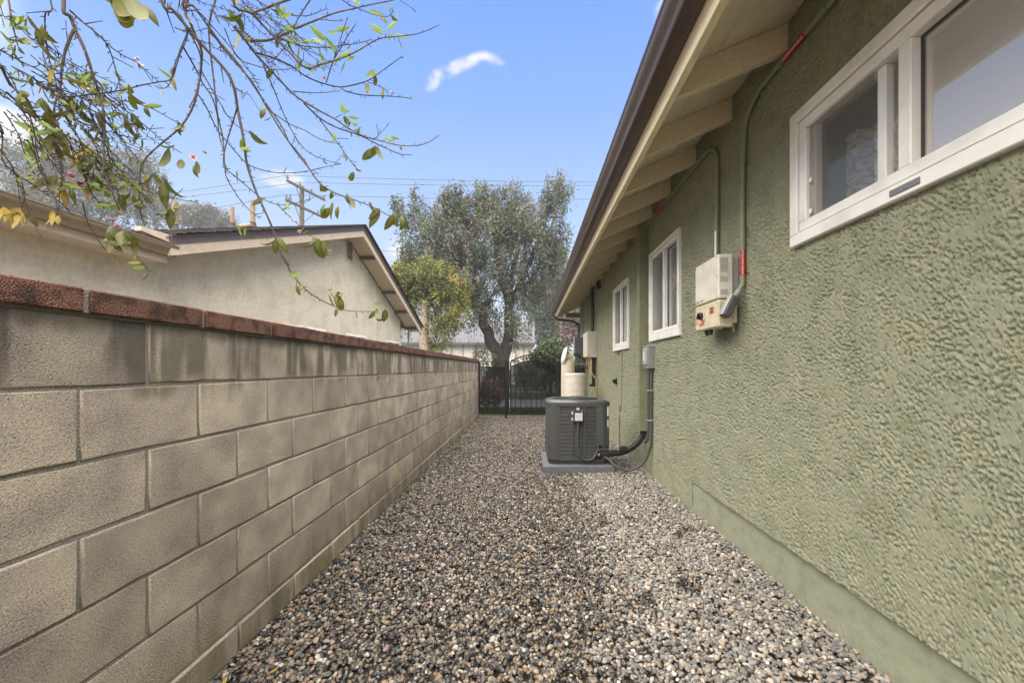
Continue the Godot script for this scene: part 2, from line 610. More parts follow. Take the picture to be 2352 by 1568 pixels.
func materials() -> void:
	mat("green_stucco", lin(0.289, 0.299, 0.205), 0.95, {"tex": TX.mottle, "bump": TX.grain, "depth": 0.05, "scale": 4.0, "detail": TX.patch, "dscale": 0.55})
	mat("green_plinth", lin(0.286, 0.298, 0.208), 0.9, {"tex": TX.mottle, "bump": TX.pits, "depth": 0.22, "scale": 1.1})
	mat("green_trim", lin(0.22, 0.235, 0.145), 0.6, {"tex": TX.mottle, "scale": 0.8})
	mat("green_conduit", lin(0.22, 0.25, 0.15), 0.5, {})
	mat("cream_paint", lin(0.78, 0.69, 0.48), 0.55, {"tex": TX.wood, "scale": Vector3(2.0, 6.0, 0.6)})
	mat("cream_board", lin(0.78, 0.70, 0.51), 0.65, {"tex": TX.wood, "scale": Vector3(6.0, 6.0, 0.5)})
	mat("gutter_brown", lin(0.075, 0.048, 0.036), 0.35, {"tex": TX.wood, "scale": 1.0})
	mat("white_vinyl", lin(0.88, 0.865, 0.835), 0.4, {"tex": TX.mottle, "scale": 0.6})
	mat("seal", lin(0.04, 0.045, 0.04), 0.6)
	mat("room", lin(0.07, 0.066, 0.06), 0.9)
	mat("curtain", lin(0.70, 0.68, 0.70), 0.9, {"tex": TX.lace, "scale": 5.0})
	mat("shade_cloth", lin(0.22, 0.19, 0.17), 0.9)
	var gl := mat("glass", lin(0.96, 0.91, 0.86, 0.06), 0.03, {"metal": 0.27, "spec": 0.7})
	gl.transparency = BaseMaterial3D.TRANSPARENCY_ALPHA
	var gl2 := mat("dim_glass", lin(0.7, 0.75, 0.72, 0.08), 0.03, {"metal": 0.07, "spec": 0.6})
	gl2.transparency = BaseMaterial3D.TRANSPARENCY_ALPHA
	var sc := mat("insect_screen", lin(0.075, 0.070, 0.065, 0.38), 0.8)
	sc.transparency = BaseMaterial3D.TRANSPARENCY_ALPHA
	mat("plaque", lin(0.17, 0.18, 0.20), 0.4)
	mat("mortar", lin(0.28, 0.265, 0.225), 0.95, {"tex": TX.speck, "bump": TX.grain, "depth": 0.4, "scale": 3.0, "detail": TX.mottle, "dscale": 0.6})
	for i in 6:
		var s: float = [1.0, 0.90, 1.10, 0.96, 1.16, 0.84][i]
		mat("block%d" % i, lin(0.53 * s, 0.51 * s, 0.472 * s), 0.95, {"tex": TX.block, "bump": TX.block, "depth": 0.38, "scale": Vector3(0.5, 1.0 / 1.5, 1.0 / 4.06), "detail": TX.speck, "dscale": 2.6})
	for i in 4:
		var s: float = [1.0, 0.85, 1.12, 0.93][i]
		mat("cap%d" % i, lin(0.27 * s, 0.142 * s, 0.10 * s), 0.92, {"tex": TX.brick, "bump": TX.grain, "depth": 0.5, "scale": 3.2, "detail": TX.soot, "dscale": 0.9})
	mat("tan_stucco", lin(0.66, 0.61, 0.49), 0.95, {"tex": TX.wood, "bump": TX.pits, "depth": 0.28, "scale": Vector3(1.3, 0.9, 1.3), "detail": TX.mottle, "dscale": 0.22})
	mat("tan_trim", lin(0.60, 0.50, 0.38), 0.5, {"tex": TX.wood, "scale": 0.8})
	mat("tan_gutter", lin(0.215, 0.165, 0.098), 0.3, {"tex": TX.wood, "scale": 0.7})
	mat("rake_brown", lin(0.125, 0.092, 0.08), 0.5, {"tex": TX.wood, "scale": 0.9})
	mat("shingle", lin(0.10, 0.092, 0.088), 0.95, {"tex": TX.brick, "bump": TX.grain, "depth": 0.6, "scale": 1.3})
	mat("shingle_pale", lin(0.15, 0.135, 0.125), 0.95, {"tex": TX.brick, "bump": TX.grain, "depth": 0.6, "scale": 1.3})
	mat("vent_paint", lin(0.46, 0.31, 0.17), 0.5, {"tex": TX.bark, "scale": 1.5})
	mat("tar", lin(0.03, 0.03, 0.03), 0.7)
	mat("door_brown", lin(0.16, 0.09, 0.05), 0.6)
	mat("vent_dark", lin(0.09, 0.065, 0.05), 0.7)
	mat("pole_wood", lin(0.20, 0.165, 0.135), 0.9, {"tex": TX.bark, "scale": Vector3(3, 0.5, 3)})
	mat("insulator", lin(0.16, 0.15, 0.15), 0.3)
	mat("wire", lin(0.05, 0.05, 0.055), 0.6)
	mat("far_wall", lin(0.66, 0.64, 0.58), 0.9, {"tex": TX.streak, "scale": 0.3})
	mat("far_batten", lin(0.34, 0.30, 0.24), 0.9)
	mat("far_roof", lin(0.115, 0.115, 0.128), 0.95, {"tex": TX.mottle, "scale": 0.25, "bump": TX.pits, "depth": 2.0})
	mat("iron", lin(0.009, 0.009, 0.010), 0.6, {"spec": 0.3})
	var mesh_m := mat("iron_mesh", lin(0.006, 0.006, 0.007, 0.83), 0.9, {"spec": 0.15})
	mesh_m.transparency = BaseMaterial3D.TRANSPARENCY_ALPHA
	mat("ac_paint", lin(0.066, 0.069, 0.067), 0.45, {"tex": TX.mottle, "scale": 1.5})
	mat("ac_dark", lin(0.03, 0.03, 0.029), 0.5)
	mat("ac_rim", lin(0.085, 0.092, 0.092), 0.28)
	mat("coil", lin(0.05, 0.038, 0.03), 0.8, {"tex": TX.brick, "scale": 3.0})
	mat("pad", lin(0.15, 0.155, 0.18), 0.8, {"tex": TX.mottle, "bump": TX.grain, "depth": 0.15, "scale": 2.0})
	mat("black_rubber", lin(0.013, 0.013, 0.013), 0.55, {"bump": TX.pits, "depth": 0.5, "scale": 6.0})
	mat("black_plastic", lin(0.016, 0.016, 0.017), 0.4)
	mat("grey_whip", lin(0.07, 0.07, 0.066), 0.5)
	mat("grey_box", lin(0.27, 0.275, 0.265), 0.5, {"tex": TX.mottle, "scale": 1.5})
	mat("grey_dark_box", lin(0.075, 0.075, 0.074), 0.45)
	mat("steel", lin(0.42, 0.43, 0.44), 0.35, {"metal": 0.6})
	mat("white_enamel", lin(0.74, 0.70, 0.60), 0.35, {"tex": TX.mottle, "scale": 1.0})
	mat("cream_enamel", lin(0.70, 0.62, 0.44), 0.4, {"tex": TX.mottle, "scale": 1.0})
	mat("heat_sink", lin(0.46, 0.48, 0.49), 0.4, {"metal": 0.4})
	mat("pvc_white", lin(0.72, 0.71, 0.68), 0.45)
	mat("red_sleeve", lin(0.42, 0.03, 0.025), 0.45)
	mat("white_print", lin(0.85, 0.82, 0.80), 0.6)
	mat("copper", lin(0.45, 0.20, 0.11), 0.35, {"metal": 0.6})
	mat("yellow_hose", lin(0.42, 0.30, 0.11), 0.5)
	mat("tank_beige", lin(0.60, 0.535, 0.43), 0.5, {"tex": TX.mottle, "scale": 0.9})
	mat("tank_pale", lin(0.66, 0.60, 0.53), 0.5, {"tex": TX.mottle, "scale": 0.9})
	mat("heater_beige", lin(0.45, 0.43, 0.36), 0.45, {"tex": TX.mottle, "scale": 0.9})
	mat("soil", lin(0.085, 0.070, 0.055), 1.0, {"tex": TX.stone, "bump": TX.pits, "depth": 1.5, "scale": 1.2})
	mat("yard", lin(0.20, 0.17, 0.13), 1.0, {"tex": TX.mottle, "bump": TX.pits, "depth": 1.0, "scale": 0.4})
	mat("lawn_ground", lin(0.07, 0.105, 0.03), 1.0, {"tex": TX.lawn, "scale": 0.6})
	mat("paving", lin(0.20, 0.197, 0.195), 0.95, {"tex": TX.mottle, "bump": TX.grain, "depth": 0.3, "scale": 0.5})
	mat("asphalt", lin(0.07, 0.07, 0.073), 0.95, {"tex": TX.mottle, "bump": TX.grain, "depth": 0.4, "scale": 0.6})
	mat("grass_blade", lin(1, 1, 1), 0.8, {"vcol": true})
	mat("leaf", lin(1, 1, 1), 0.6, {"vcol": true, "back": lin(0.35, 0.4, 0.12)})
	mat("far_leaf", lin(1, 1, 1), 0.7, {"vcol": true, "back": lin(0.25, 0.28, 0.15)})
	mat("petal", lin(1, 1, 1), 0.7, {"vcol": true, "back": lin(0.6, 0.4, 0.45)})
	mat("peach_bark", lin(0.20, 0.168, 0.148), 0.85, {"tex": TX.bark, "bump": TX.pits, "depth": 0.3, "scale": 9.0})
	mat("twig_bark", lin(0.095, 0.068, 0.058), 0.8, {"tex": TX.bark, "scale": 9.0})
	mat("dark_bark", lin(0.050, 0.037, 0.029), 0.95, {"tex": TX.bark, "bump": TX.pits, "depth": 1.5, "scale": Vector3(1.2, 0.35, 1.2)})
	mat("pale_bark", lin(0.56, 0.48, 0.38), 0.9, {"tex": TX.bark, "scale": Vector3(1.0, 0.5, 1.0)})
	mat("wet_stone", lin(1, 1, 1), 0.42, {"vcol": true, "tex": TX.stone, "scale": 0.35, "world": false})
	mat("dry_stone", lin(1, 1, 1), 0.9, {"vcol": true, "tex": TX.stone, "scale": 0.35, "world": false})

# ------------------------------------------------------------------ ground
func sheet(x0: float, x1: float, d0: float, d1: float, y: float) -> MB:
	var mb := MB.new()
	mb.quad(Vector3(x0, y, -d0), Vector3(x1, y, -d0), Vector3(x1, y, -d1), Vector3(x0, y, -d1), Vector3.UP)
	return mb

func build_ground() -> void:
	struct(sheet(-420, 420, -420, 420, -0.12), "ground", M.yard)
	struct(sheet(BLOCKX - 0.1, WALLX + 0.06, -2.5, 10.5, -0.034), "gravel_bed", M.soil)
	struct(sheet(-14, 9, 10.5, 12.7, -0.03), "lawn", M.lawn_ground)
	var walk := MB.new()
	walk.box2(Vector3(-14, -0.12, -15.9), Vector3(9, -0.01, -12.7), 0.01)
	struct(walk, "driveway", M.paving)
	struct(sheet(-14, 9, 15.9, 21.0, -0.03), "front_lawn", M.lawn_ground)
	var kerb := MB.new()
	kerb.box2(Vector3(-60, -0.12, -21.3), Vector3(60, 0.0, -21.0), 0.02)
	struct(kerb, "kerb", M.paving)
	struct(sheet(-60, 60, 21.3, 29.0, -0.116), "street", M.asphalt)
	struct(sheet(-60, 60, 29.0, 60.0, -0.05), "far_lawn", M.lawn_ground)
	# grass
	var blade := MB.new()
	blade.tint = true
	for k in 5:
		var a := k * 2.4
		var lean := Vector3(cos(a), 0, sin(a)) * (0.25 + 0.08 * k)
		var off := Vector3(sin(a * 1.7), 0, cos(a * 1.3)) * 0.35
		var side := Vector3(-sin(a), 0, cos(a)) * 0.07
		blade.tri(off - side, off + side, off + lean + Vector3.UP * (0.75 + 0.1 * (k % 3)), Vector3(cos(a), 0.6, sin(a)).normalized())
	var mm := MultiMesh.new()
	mm.transform_format = MultiMesh.TRANSFORM_3D
	mm.use_colors = true
	mm.mesh = blade.mesh()
	mm.instance_count = 7000
	for i in 7000:
		var d := rng.randf_range(10.55, 12.65) if i < 4200 else rng.randf_range(16.0, 20.9)
		var x := rng.randf_range(-3.5, 2.2) if i < 4200 else rng.randf_range(-5.0, 3.5)
		var s := rng.randf_range(0.04, 0.085)
		mm.set_instance_transform(i, Transform3D(Basis(Vector3.UP, rng.randf() * TAU).scaled(Vector3(s, s, s)), Vector3(x, -0.03, -d)))
		var g := rng.randf_range(0.75, 1.25)
		mm.set_instance_color(i, Color(0.075 * g * rng.randf_range(0.8, 1.5), 0.125 * g, 0.028 * g))
	var mi := MultiMeshInstance3D.new()
	mi.name = "grass"
	mi.multimesh = mm
	mi.material_override = M.grass_blade
	add_child(mi)
	meta(mi, "short green grass beyond the black iron gate", "grass", "", "stuff")

# ------------------------------------------------------------------ green house
const WINS := [[2.123, 0.40, 1.795, 2.463], [4.62, 3.70, 1.476, 2.445], [6.60, 5.62, 1.450, 2.426]]

func build_green_house() -> void:
	var h := thing("green_house", "green stucco house with white windows and a cream eave along the gravel", "house", Vector3(WALLX, 0, -4.0))
	stucco_wall(h)
	# smooth concrete foot below the stucco, near half of the wall only
	var fn := noise(3.0, 61, 3)
	var foot := MB.new()
	var cols := 70
	var rows := 10
	var grid := []
	for i in cols + 1:
		var d := lerpf(-2.5, 3.46, float(i) / cols)
		var line := []
		for j in rows + 1:
			var y := lerpf(-0.06, 0.226, float(j) / rows)
			var p := Vector3(lerpf(1.392, 1.3665, smoothstep(3.0, 3.44, d)) - 0.004 * fn.get_noise_2d(d * 1.2, y * 3.0) - (0.012 if y < 0.02 else 0.0), y, -d)
			line.append(foot.vtx(p, Vector3(-1, 0.04 * fn.get_noise_2d(d * 3.0, y * 7.0 + 5.0), 0.05 * fn.get_noise_2d(d * 4.0 + 9.0, y * 4.0))))
		grid.append(line)
	for i in cols:
		for j in rows:
			foot.face(grid[i][j], grid[i + 1][j], grid[i + 1][j + 1])
			foot.face(grid[i][j], grid[i + 1][j + 1], grid[i][j + 1])
	part(foot, "foundation", M.green_plinth, h)
	var lip := MB.new()
	lip.box2(Vector3(1.3685, 0.2352, -3.45), Vector3(1.42, 0.241, 2.5))
	lip.box2(Vector3(1.410, 0.15, -3.45), Vector3(1.42, 0.235, 2.5))
	part(lip, "screed", M.green_plinth, h)
	# shell behind the stucco
	var sh := MB.new()
	sh.box2(Vector3(1.38, -0.05, -11.12), Vector3(6.0, 3.0, -11.06))
	sh.box2(Vector3(1.38, -0.05, 2.44), Vector3(6.0, 3.0, 2.5))
	sh.box2(Vector3(5.94, -0.05, -11.0), Vector3(6.0, 4.6, 2.4))
	part(sh, "end_wall", M.green_plinth, h)
	var room := MB.new()
	room.box2(Vector3(1.44, 0.34, -10.9), Vector3(4.6, 0.38, 2.3))
	room.box2(Vector3(1.44, 2.72, -10.9), Vector3(4.6, 2.76, 2.3))
	room.box2(Vector3(4.5, 0.38, -10.9), Vector3(4.54, 2.72, 2.3))
	for z in [-2.9, -5.2, 2.0, -8.4]:
		room.box2(Vector3(1.44, 0.38, z - 0.03), Vector3(4.5, 2.72, z + 0.03))
	part(room, "room_lining", M.room, h)
	# boxed chase for the refrigerant lines
	var ch := MB.new()
	ch.box2(Vector3(1.26, 0.466, -4.82), Vector3(1.39, 2.80, -4.727), 0.003)
	part(ch, "line_chase", M.green_trim, h)
	# eave: rafters, boards, fascia, gutter, roof
	var sl := 0.42
	var poly := PackedVector2Array([Vector2(0.765, 2.600), Vector2(1.42, 2.600 + sl * 0.655), Vector2(1.42, 2.746 + sl * 0.655), Vector2(0.765, 2.746)])
	for k in range(-4, 15):
		var d := 2.2 + 0.6 * k
		if d > 11.2:
			continue
		var r := MB.new()
		r.prism(poly, -d - 0.0225, -d + 0.0225)
		part(r, "rafter", M.cream_paint, h)
	var xl := Vector3(1.0, sl, 0).normalized()
	var up := Vector3(-sl, 1.0, 0).normalized()
	var x0 := 0.70
	for w in [0.135, 0.19, 0.19, 0.19, 0.19]:
		var b := MB.new()
		var st := Vector3(x0, 2.746 + sl * (x0 - 0.765) + 0.003, 0)
		var mid: Vector3 = st + xl * (w * 0.5) + up * 0.010
		b.bar(mid + Vector3(0, 0, 2.5), mid + Vector3(0, 0, -11.30), w - 0.005, 0.019, up, 0.003)
		part(b, "eave_board", M.cream_board, h)
		x0 += w * xl.x
	# blocking between the rafters at the wall, some with a dark vent slot above
	for k in range(-4, 15):
		var d := 2.2 + 0.6 * k
		if d > 10.9:
			continue
		var b := MB.new()
		b.box2(Vector3(1.395, 2.84, -d - 0.577), Vector3(1.43, 2.965 if k % 3 != 0 else 2.93, -d - 0.023))
		part(b, "blocking", M.cream_board, h)
	var fa := MB.new()
	fa.box2(Vector3(0.725, 2.575, -11.34), Vector3(0.763, 2.757, 2.5), 0.003)
	part(fa, "fascia", M.cream_paint, h)
	var barge := MB.new()
	barge.prism(PackedVector2Array([Vector2(0.763, 2.59), Vector2(2.6, 2.59 + sl * 1.837), Vector2(2.6, 2.757 + sl * 1.837), Vector2(0.763, 2.757)]), -11.38, -11.34)
	part(barge, "barge_board", M.cream_paint, h)
	var lookout := MB.new()
	lookout.box2(Vector3(1.0, 2.56, -11.30), Vector3(1.6, 2.68, -11.16), 0.003)
	part(lookout, "lookout", M.green_trim, h)
	var roof := MB.new()
	roof.bar(Vector3(0.67, 2.748, 2.5) + xl * 3.1 + up * 0.035, Vector3(0.67, 2.748, -11.4) + xl * 3.1 + up * 0.035, 6.2, 0.022, up)
	part(roof, "roof", M.shingle, h)
	# K-style gutter, hollow
	var outer := [Vector2(0.722, 2.806), Vector2(0.722, 2.680), Vector2(0.640, 2.680), Vector2(0.633, 2.690), Vector2(0.632, 2.705), Vector2(0.626, 2.722), Vector2(0.612, 2.737), Vector2(0.602, 2.752), Vector2(0.598, 2.770), Vector2(0.598, 2.785), Vector2(0.592, 2.790), Vector2(0.592, 2.803), Vector2(0.612, 2.803)]
	var inner := [Vector2(0.612, 2.800), Vector2(0.600, 2.798), Vector2(0.602, 2.770), Vector2(0.606, 2.753), Vector2(0.616, 2.739), Vector2(0.630, 2.724), Vector2(0.636, 2.706), Vector2(0.637, 2.692), Vector2(0.642, 2.684), Vector2(0.718, 2.684), Vector2(0.718, 2.806)]
	var g := MB.new()
	g.prism(PackedVector2Array(outer + inner), -11.34, 2.5, 0.55)
	g.prism(PackedVector2Array(outer), -11.345, -11.3405)
	var gut := part(g, "gutter", M.gutter_brown, h)
	var dn := MB.new()
	dn.tube(smooth([at(1270, 700, 11.2), at(1270, 722, 11.2), at(1282, 733, 11.2), at(1312, 737, 11.2), at(1326, 745, 11.2), at(1330, 765, 11.2), at(1330, 960, 11.2)], 5), 0.035, 8)
	part(dn, "downspout", M.gutter_brown, gut)
	for w in 3:
		window(h, WINS[w], w)

func stucco_wall(h: Node3D) -> void:
	var n1 := noise(11.0, 51, 3)
	var n2 := noise(95.0, 52, 2)
	var n3 := noise(1.3, 53, 2)
	var n4 := noise(54.0, 54, 3)
	var n5 := noise(4.5, 55, 3)
	var ds := PackedFloat32Array()
	var d := -2.5
	while d < 0.5:
		ds.append(d)
		d += 0.06
	d = 0.5
	while d < 11.09:
		ds.append(d)
		d += clampf(0.0020 * d * d, 0.0030, 0.05)
	ds.append(11.09)
	for w in WINS:
		for e in [w[0] - 0.03, w[1] + 0.03]:
			var best := 0
			for i in ds.size():
				if absf(ds[i] - e) < absf(ds[best] - e):
					best = i
			ds[best] = e
	var lipc := 0
	for i in ds.size():
		if absf(ds[i] - 3.45) < absf(ds[lipc] - 3.45):
			lipc = i
	ds[lipc] = 3.45
	var ys := PackedFloat32Array()
	var y := -0.06
	while y < 0.23:
		ys.append(y)
		y += 0.02
	y = 0.235
	var split := ys.size()
	while y < 2.99:
		ys.append(y)
		y += 0.0048
	ys.append(3.0)
	var nc := ds.size()
	var nr := ys.size()
	var hh := PackedFloat32Array()
	hh.resize(nc * nr)
	for i in nc:
		var a := ds[i]
		for j in nr:
			var b := ys[j]
			# a flat trowelled coat, torn into small ragged pits and crumbs, thick in some places and thin in others
			var busy := clampf(0.50 + 1.9 * n5.get_noise_2d(a, b) - 0.22 * smoothstep(1.2, 0.4, b), 0.0, 1.0)
			var q := n1.get_noise_2d(a, b)
			var c := n4.get_noise_2d(a, b)
			var th := 0.31 - 0.24 * busy
			var pit := smoothstep(th, th + 0.045, c + 0.32 * q)
			var crumb := smoothstep(0.16, 0.26, -c + 0.25 * busy - 0.18) * (0.35 + 0.65 * busy)
			hh[i * nr + j] = 0.0068 * (1.0 - pit) + 0.0016 * crumb + 0.0006 * q + 0.0006 * n2.get_noise_2d(a, b)
	var v := PackedVector3Array()
	var nn := PackedVector3Array()
	v.resize(nc * nr)
	nn.resize(nc * nr)
	var org: Vector3 = origin[h]
	for i in nc:
		var i0 := maxi(i - 1, 0)
		var i1 := mini(i + 1, nc - 1)
		var dd := ds[i1] - ds[i0]
		for j in nr:
			var j0 := maxi(j - 1, 0)
			var j1 := mini(j + 1, nr - 1)
			var gz := (hh[i1 * nr + j] - hh[i0 * nr + j]) / dd
			var gy := (hh[i * nr + j1] - hh[i * nr + j0]) / (ys[j1] - ys[j0])
			var k := i * nr + j
			v[k] = Vector3(WALLX - hh[k], ys[j], -ds[i]) - org
			# the surface is x = WALLX - h(d, y) with z = -d
			nn[k] = Vector3(-1.0, -gy, gz).normalized()
	var ix := PackedInt32Array()
	for i in nc - 1:
		var dm := (ds[i] + ds[i + 1]) * 0.5
		var gap := []
		for w in WINS:
			if dm < w[0] - 0.03 and dm > w[1] + 0.03:
				gap = w
		for j in nr - 1:
			if j < split and dm < 3.45:
				continue
			var ym := (ys[j] + ys[j + 1]) * 0.5
			if gap and ym > gap[2] + 0.02 and ym < gap[3] - 0.02:
				continue
			var a := i * nr + j
			var b := a + nr
			ix.append_array(PackedInt32Array([a, b + 1, b, a, a + 1, b + 1]))
	var arr := []
	arr.resize(Mesh.ARRAY_MAX)
	arr[Mesh.ARRAY_VERTEX] = v
	arr[Mesh.ARRAY_NORMAL] = nn
	arr[Mesh.ARRAY_INDEX] = ix
	# front faces run clockwise seen from -x
	var p0 := v[ix[0]]
	var cr := (v[ix[1]] - p0).cross(v[ix[2]] - p0)
	if cr.x < 0.0:
		for k in range(0, ix.size(), 3):
			var s := ix[k + 1]
			ix[k + 1] = ix[k + 2]
			ix[k + 2] = s
		arr[Mesh.ARRAY_INDEX] = ix
	var m := ArrayMesh.new()
	m.add_surface_from_arrays(Mesh.PRIMITIVE_TRIANGLES, arr)
	var o := MeshInstance3D.new()
	o.name = "wall"
	o.mesh = m
	o.set_surface_override_material(0, M.green_stucco)
	h.add_child(o, true)
	origin[o] = org

func ring(mb: MB, x0: float, x1: float, df: float, dn: float, y0: float, y1: float, w: float, b: float, wb := 0.0) -> void:
	# a rectangular frame lying in the wall's plane
	if wb == 0.0:
		wb = w
	mb.box2(Vector3(x0, y0, -df), Vector3(x1, y0 + wb, -dn), b)
	mb.box2(Vector3(x0, y1 - w, -df), Vector3(x1, y1, -dn), b)
	mb.box2(Vector3(x0, y0 + wb + 0.0005, -df), Vector3(x1, y1 - w - 0.0005, -df + w), b)
	mb.box2(Vector3(x0, y0 + wb + 0.0005, -dn - w), Vector3(x1, y1 - w - 0.0005, -dn), b)

func window(h: Node3D, w: Array, which: int) -> void:
	var df: float = w[0]
	var dn: float = w[1]
	var y0: float = w[2]
	var y1: float = w[3]
	var big := which == 0
	var cw := 0.056 if big else 0.034
	var iw := 0.050 if big else 0.036
	var wb := 0.056 if big else 0.070
	var c := MB.new()
	ring(c, 1.336, 1.383, df, dn, y0, y1, cw, 0.004, wb)
	var win := part(c, "window", M.white_vinyl, h)
	win.set_meta("label", ["wide white window nearest the camera with a dark plaque below it", "white sliding window beside the white inverter", "small white window farther along the green wall"][which])
	var f := MB.new()
	var a0 := df - cw - 0.003
	var a1 := dn + cw + 0.003
	var b0 := y0 + wb + 0.003
	var b1 := y1 - cw - 0.003
	ring(f, 1.347, 1.43, a0, a1, b0, b1, iw, 0.004)
	var g0 := a0 - iw
	var g1 := a1 + iw
	var h0 := b0 + iw
	var h1 := b1 - iw
	var mid := 1.489 if big else (g0 + g1) * 0.5
	var mw := 0.026 if big else 0.022
	f.box2(Vector3(1.350, h0, -mid - mw), Vector3(1.425, h1, -mid + mw), 0.004)
	part(f, "frame", M.white_vinyl, win)
	# tracks behind the casing keep the gap dark
	var tr := MB.new()
	ring(tr, 1.352, 1.40, df - cw + 0.01, dn + cw - 0.01, y0 + wb - 0.01, y1 - cw + 0.01, 0.016, 0.0)
	part(tr, "seal", M.seal, win)
	var sill := MB.new()
	sill.box2(Vector3(1.3445, b0 + 0.004, -a0 + 0.01), Vector3(1.349, b0 + 0.016, -a1 - 0.01), 0.001)
	part(sill, "track", M.white_vinyl, win)
	# near pane
	var p := MB.new()
	p.box2(Vector3(1.392, h0 - 0.006, -mid + mw - 0.004), Vector3(1.396, h1 + 0.006, -g1 + 0.006))
	part(p, "pane", M.glass if big else M.dim_glass, win)
	var gs := MB.new()
	ring(gs, 1.386, 1.40, mid - mw, g1, h0, h1, 0.008, 0.0)
	part(gs, "gasket", M.seal, win)
	# far half: sliding sash behind an insect screen
	var st := mid + mw
	var stile := (g0 + st) * 0.5
	if big:
		stile = 1.614
	var sash := MB.new()
	sash.box2(Vector3(1.375, h0, -stile - 0.02), Vector3(1.41, h1, -stile + 0.02), 0.003)
	var sash2 := MB.new()
	sash2.box2(Vector3(1.375, h0, -g0), Vector3(1.41, h1, -g0 + 0.03), 0.003)
	if big:
		part(sash, "sash", M.white_vinyl, win)
		part(sash2, "sash", M.white_vinyl, win)
	var p2 := MB.new()
	p2.box2(Vector3(1.402, h0 - 0.006, -g0 - 0.004), Vector3(1.406, h1 + 0.006, -st + 0.004))
	part(p2, "pane", M.dim_glass, win)
	var sc := MB.new()
	sc.quad(Vector3(1.366, h0, -g0), Vector3(1.366, h0, -(stile + 0.02 if big else st)), Vector3(1.366, h1, -(stile + 0.02 if big else st)), Vector3(1.366, h1, -g0), Vector3(-1, 0, 0))
	part(sc, "insect_screen", M.insect_screen, win)
	# what hangs inside
	var cu := MB.new()
	if big:
		var pts := 46
		var prev := []
		for i in pts + 1:
			var u := float(i) / pts
			var d := lerpf(1.93, 1.585, u)
			var x := 1.47 + 0.020 * sin(u * 34.0) + 0.012 * sin(u * 13.0 + 1.0)
			var nrm := Vector3(-1, 0, 0.65 * cos(u * 34.0)).normalized()
			var row := [cu.vtx(Vector3(x, 1.70, -d), nrm), cu.vtx(Vector3(x, 2.26 - 0.10 * u, -d), nrm)]
			if prev:
				cu.face(prev[0], row[0], row[1])
				cu.face(prev[0], row[1], prev[1])
			prev = row
		part(cu, "curtain", M.curtain, win)
		for y in [1.93, 2.08]:
			var tab := MB.new()
			tab.box2(Vector3(1.361, y, -g0 + 0.004), Vector3(1.365, y + 0.022, -g0 + 0.020))
			part(tab, "pull_tab", M.white_print, win)
		var pq := MB.new()
		for k in 4:
			pq.box2(Vector3(1.3315, 1.812, -1.530 + 0.030 * k), Vector3(1.3358, 1.835, -1.5015 + 0.030 * k), 0.001)
		part(pq, "plaque", M.plaque, win)
	else:
		cu.quad(Vector3(1.44, h0 - 0.05, -g0 - 0.05), Vector3(1.44, h0 - 0.05, -st), Vector3(1.44, h1 + 0.05, -st), Vector3(1.44, h1 + 0.05, -g0 - 0.05), Vector3(-1, 0, 0))
		part(cu, "roller_shade", M.shade_cloth, win)

# ------------------------------------------------------------------ block wall
func block_mesh(lx: float, hy: float, tz: float, sd: int, rough: float) -> ArrayMesh:
	# a block with a worn, slightly uneven front edge; length along z, front face towards +x
	var r := RandomNumberGenerator.new()
	r.seed = sd
	var mb := MB.new()
	var hx := tz * 0.5
	var y := hy * 0.5
	var z := lx * 0.5
	var b := 0.005
	var seg := 5
	var outer := []
	# outline of the front face, walked round, with small chips
	for i in seg:
		outer.append(Vector2(lerpf(-z, z, float(i) / seg), -y))
	for i in 3:
		outer.append(Vector2(z, lerpf(-y, y, float(i) / 3)))
	for i in seg:
		outer.append(Vector2(lerpf(z, -z, float(i) / seg), y))
	for i in 3:
		outer.append(Vector2(-z, lerpf(y, -y, float(i) / 3)))
	var n := outer.size()
	var front := []
	var mid := []
	var back := []
	for i in n:
		var o: Vector2 = outer[i]
		var inw := -Vector2(signf(o.x) if absf(o.x) > z - 0.001 else 0.0, signf(o.y) if absf(o.y) > y - 0.001 else 0.0)
		var chip := b * r.randf_range(0.6, 1.0 + rough)
		var f := o + inw * chip
		front.append(mb.vtx(Vector3(hx, f.y, f.x), Vector3(1, 0, 0)))
		var sn := Vector3(0.6, -inw.y, -inw.x).normalized()
		mid.append(mb.vtx(Vector3(hx - chip * 0.8, o.y, o.x), sn))
		back.append(mb.vtx(Vector3(-hx, o.y, o.x), Vector3(0, -inw.y, -inw.x)))
	var cf := mb.vtx(Vector3(hx + 0.0006, 0, 0), Vector3(1, 0, 0))
	for i in n:
		var j := (i + 1) % n
		mb.face(cf, front[i], front[j])
		mb.face(front[i], mid[i], mid[j])
		mb.face(front[i], mid[j], front[j])
		mb.face(mid[i], back[i], back[j])
		mb.face(mid[i], back[j], mid[j])
	return mb.mesh()

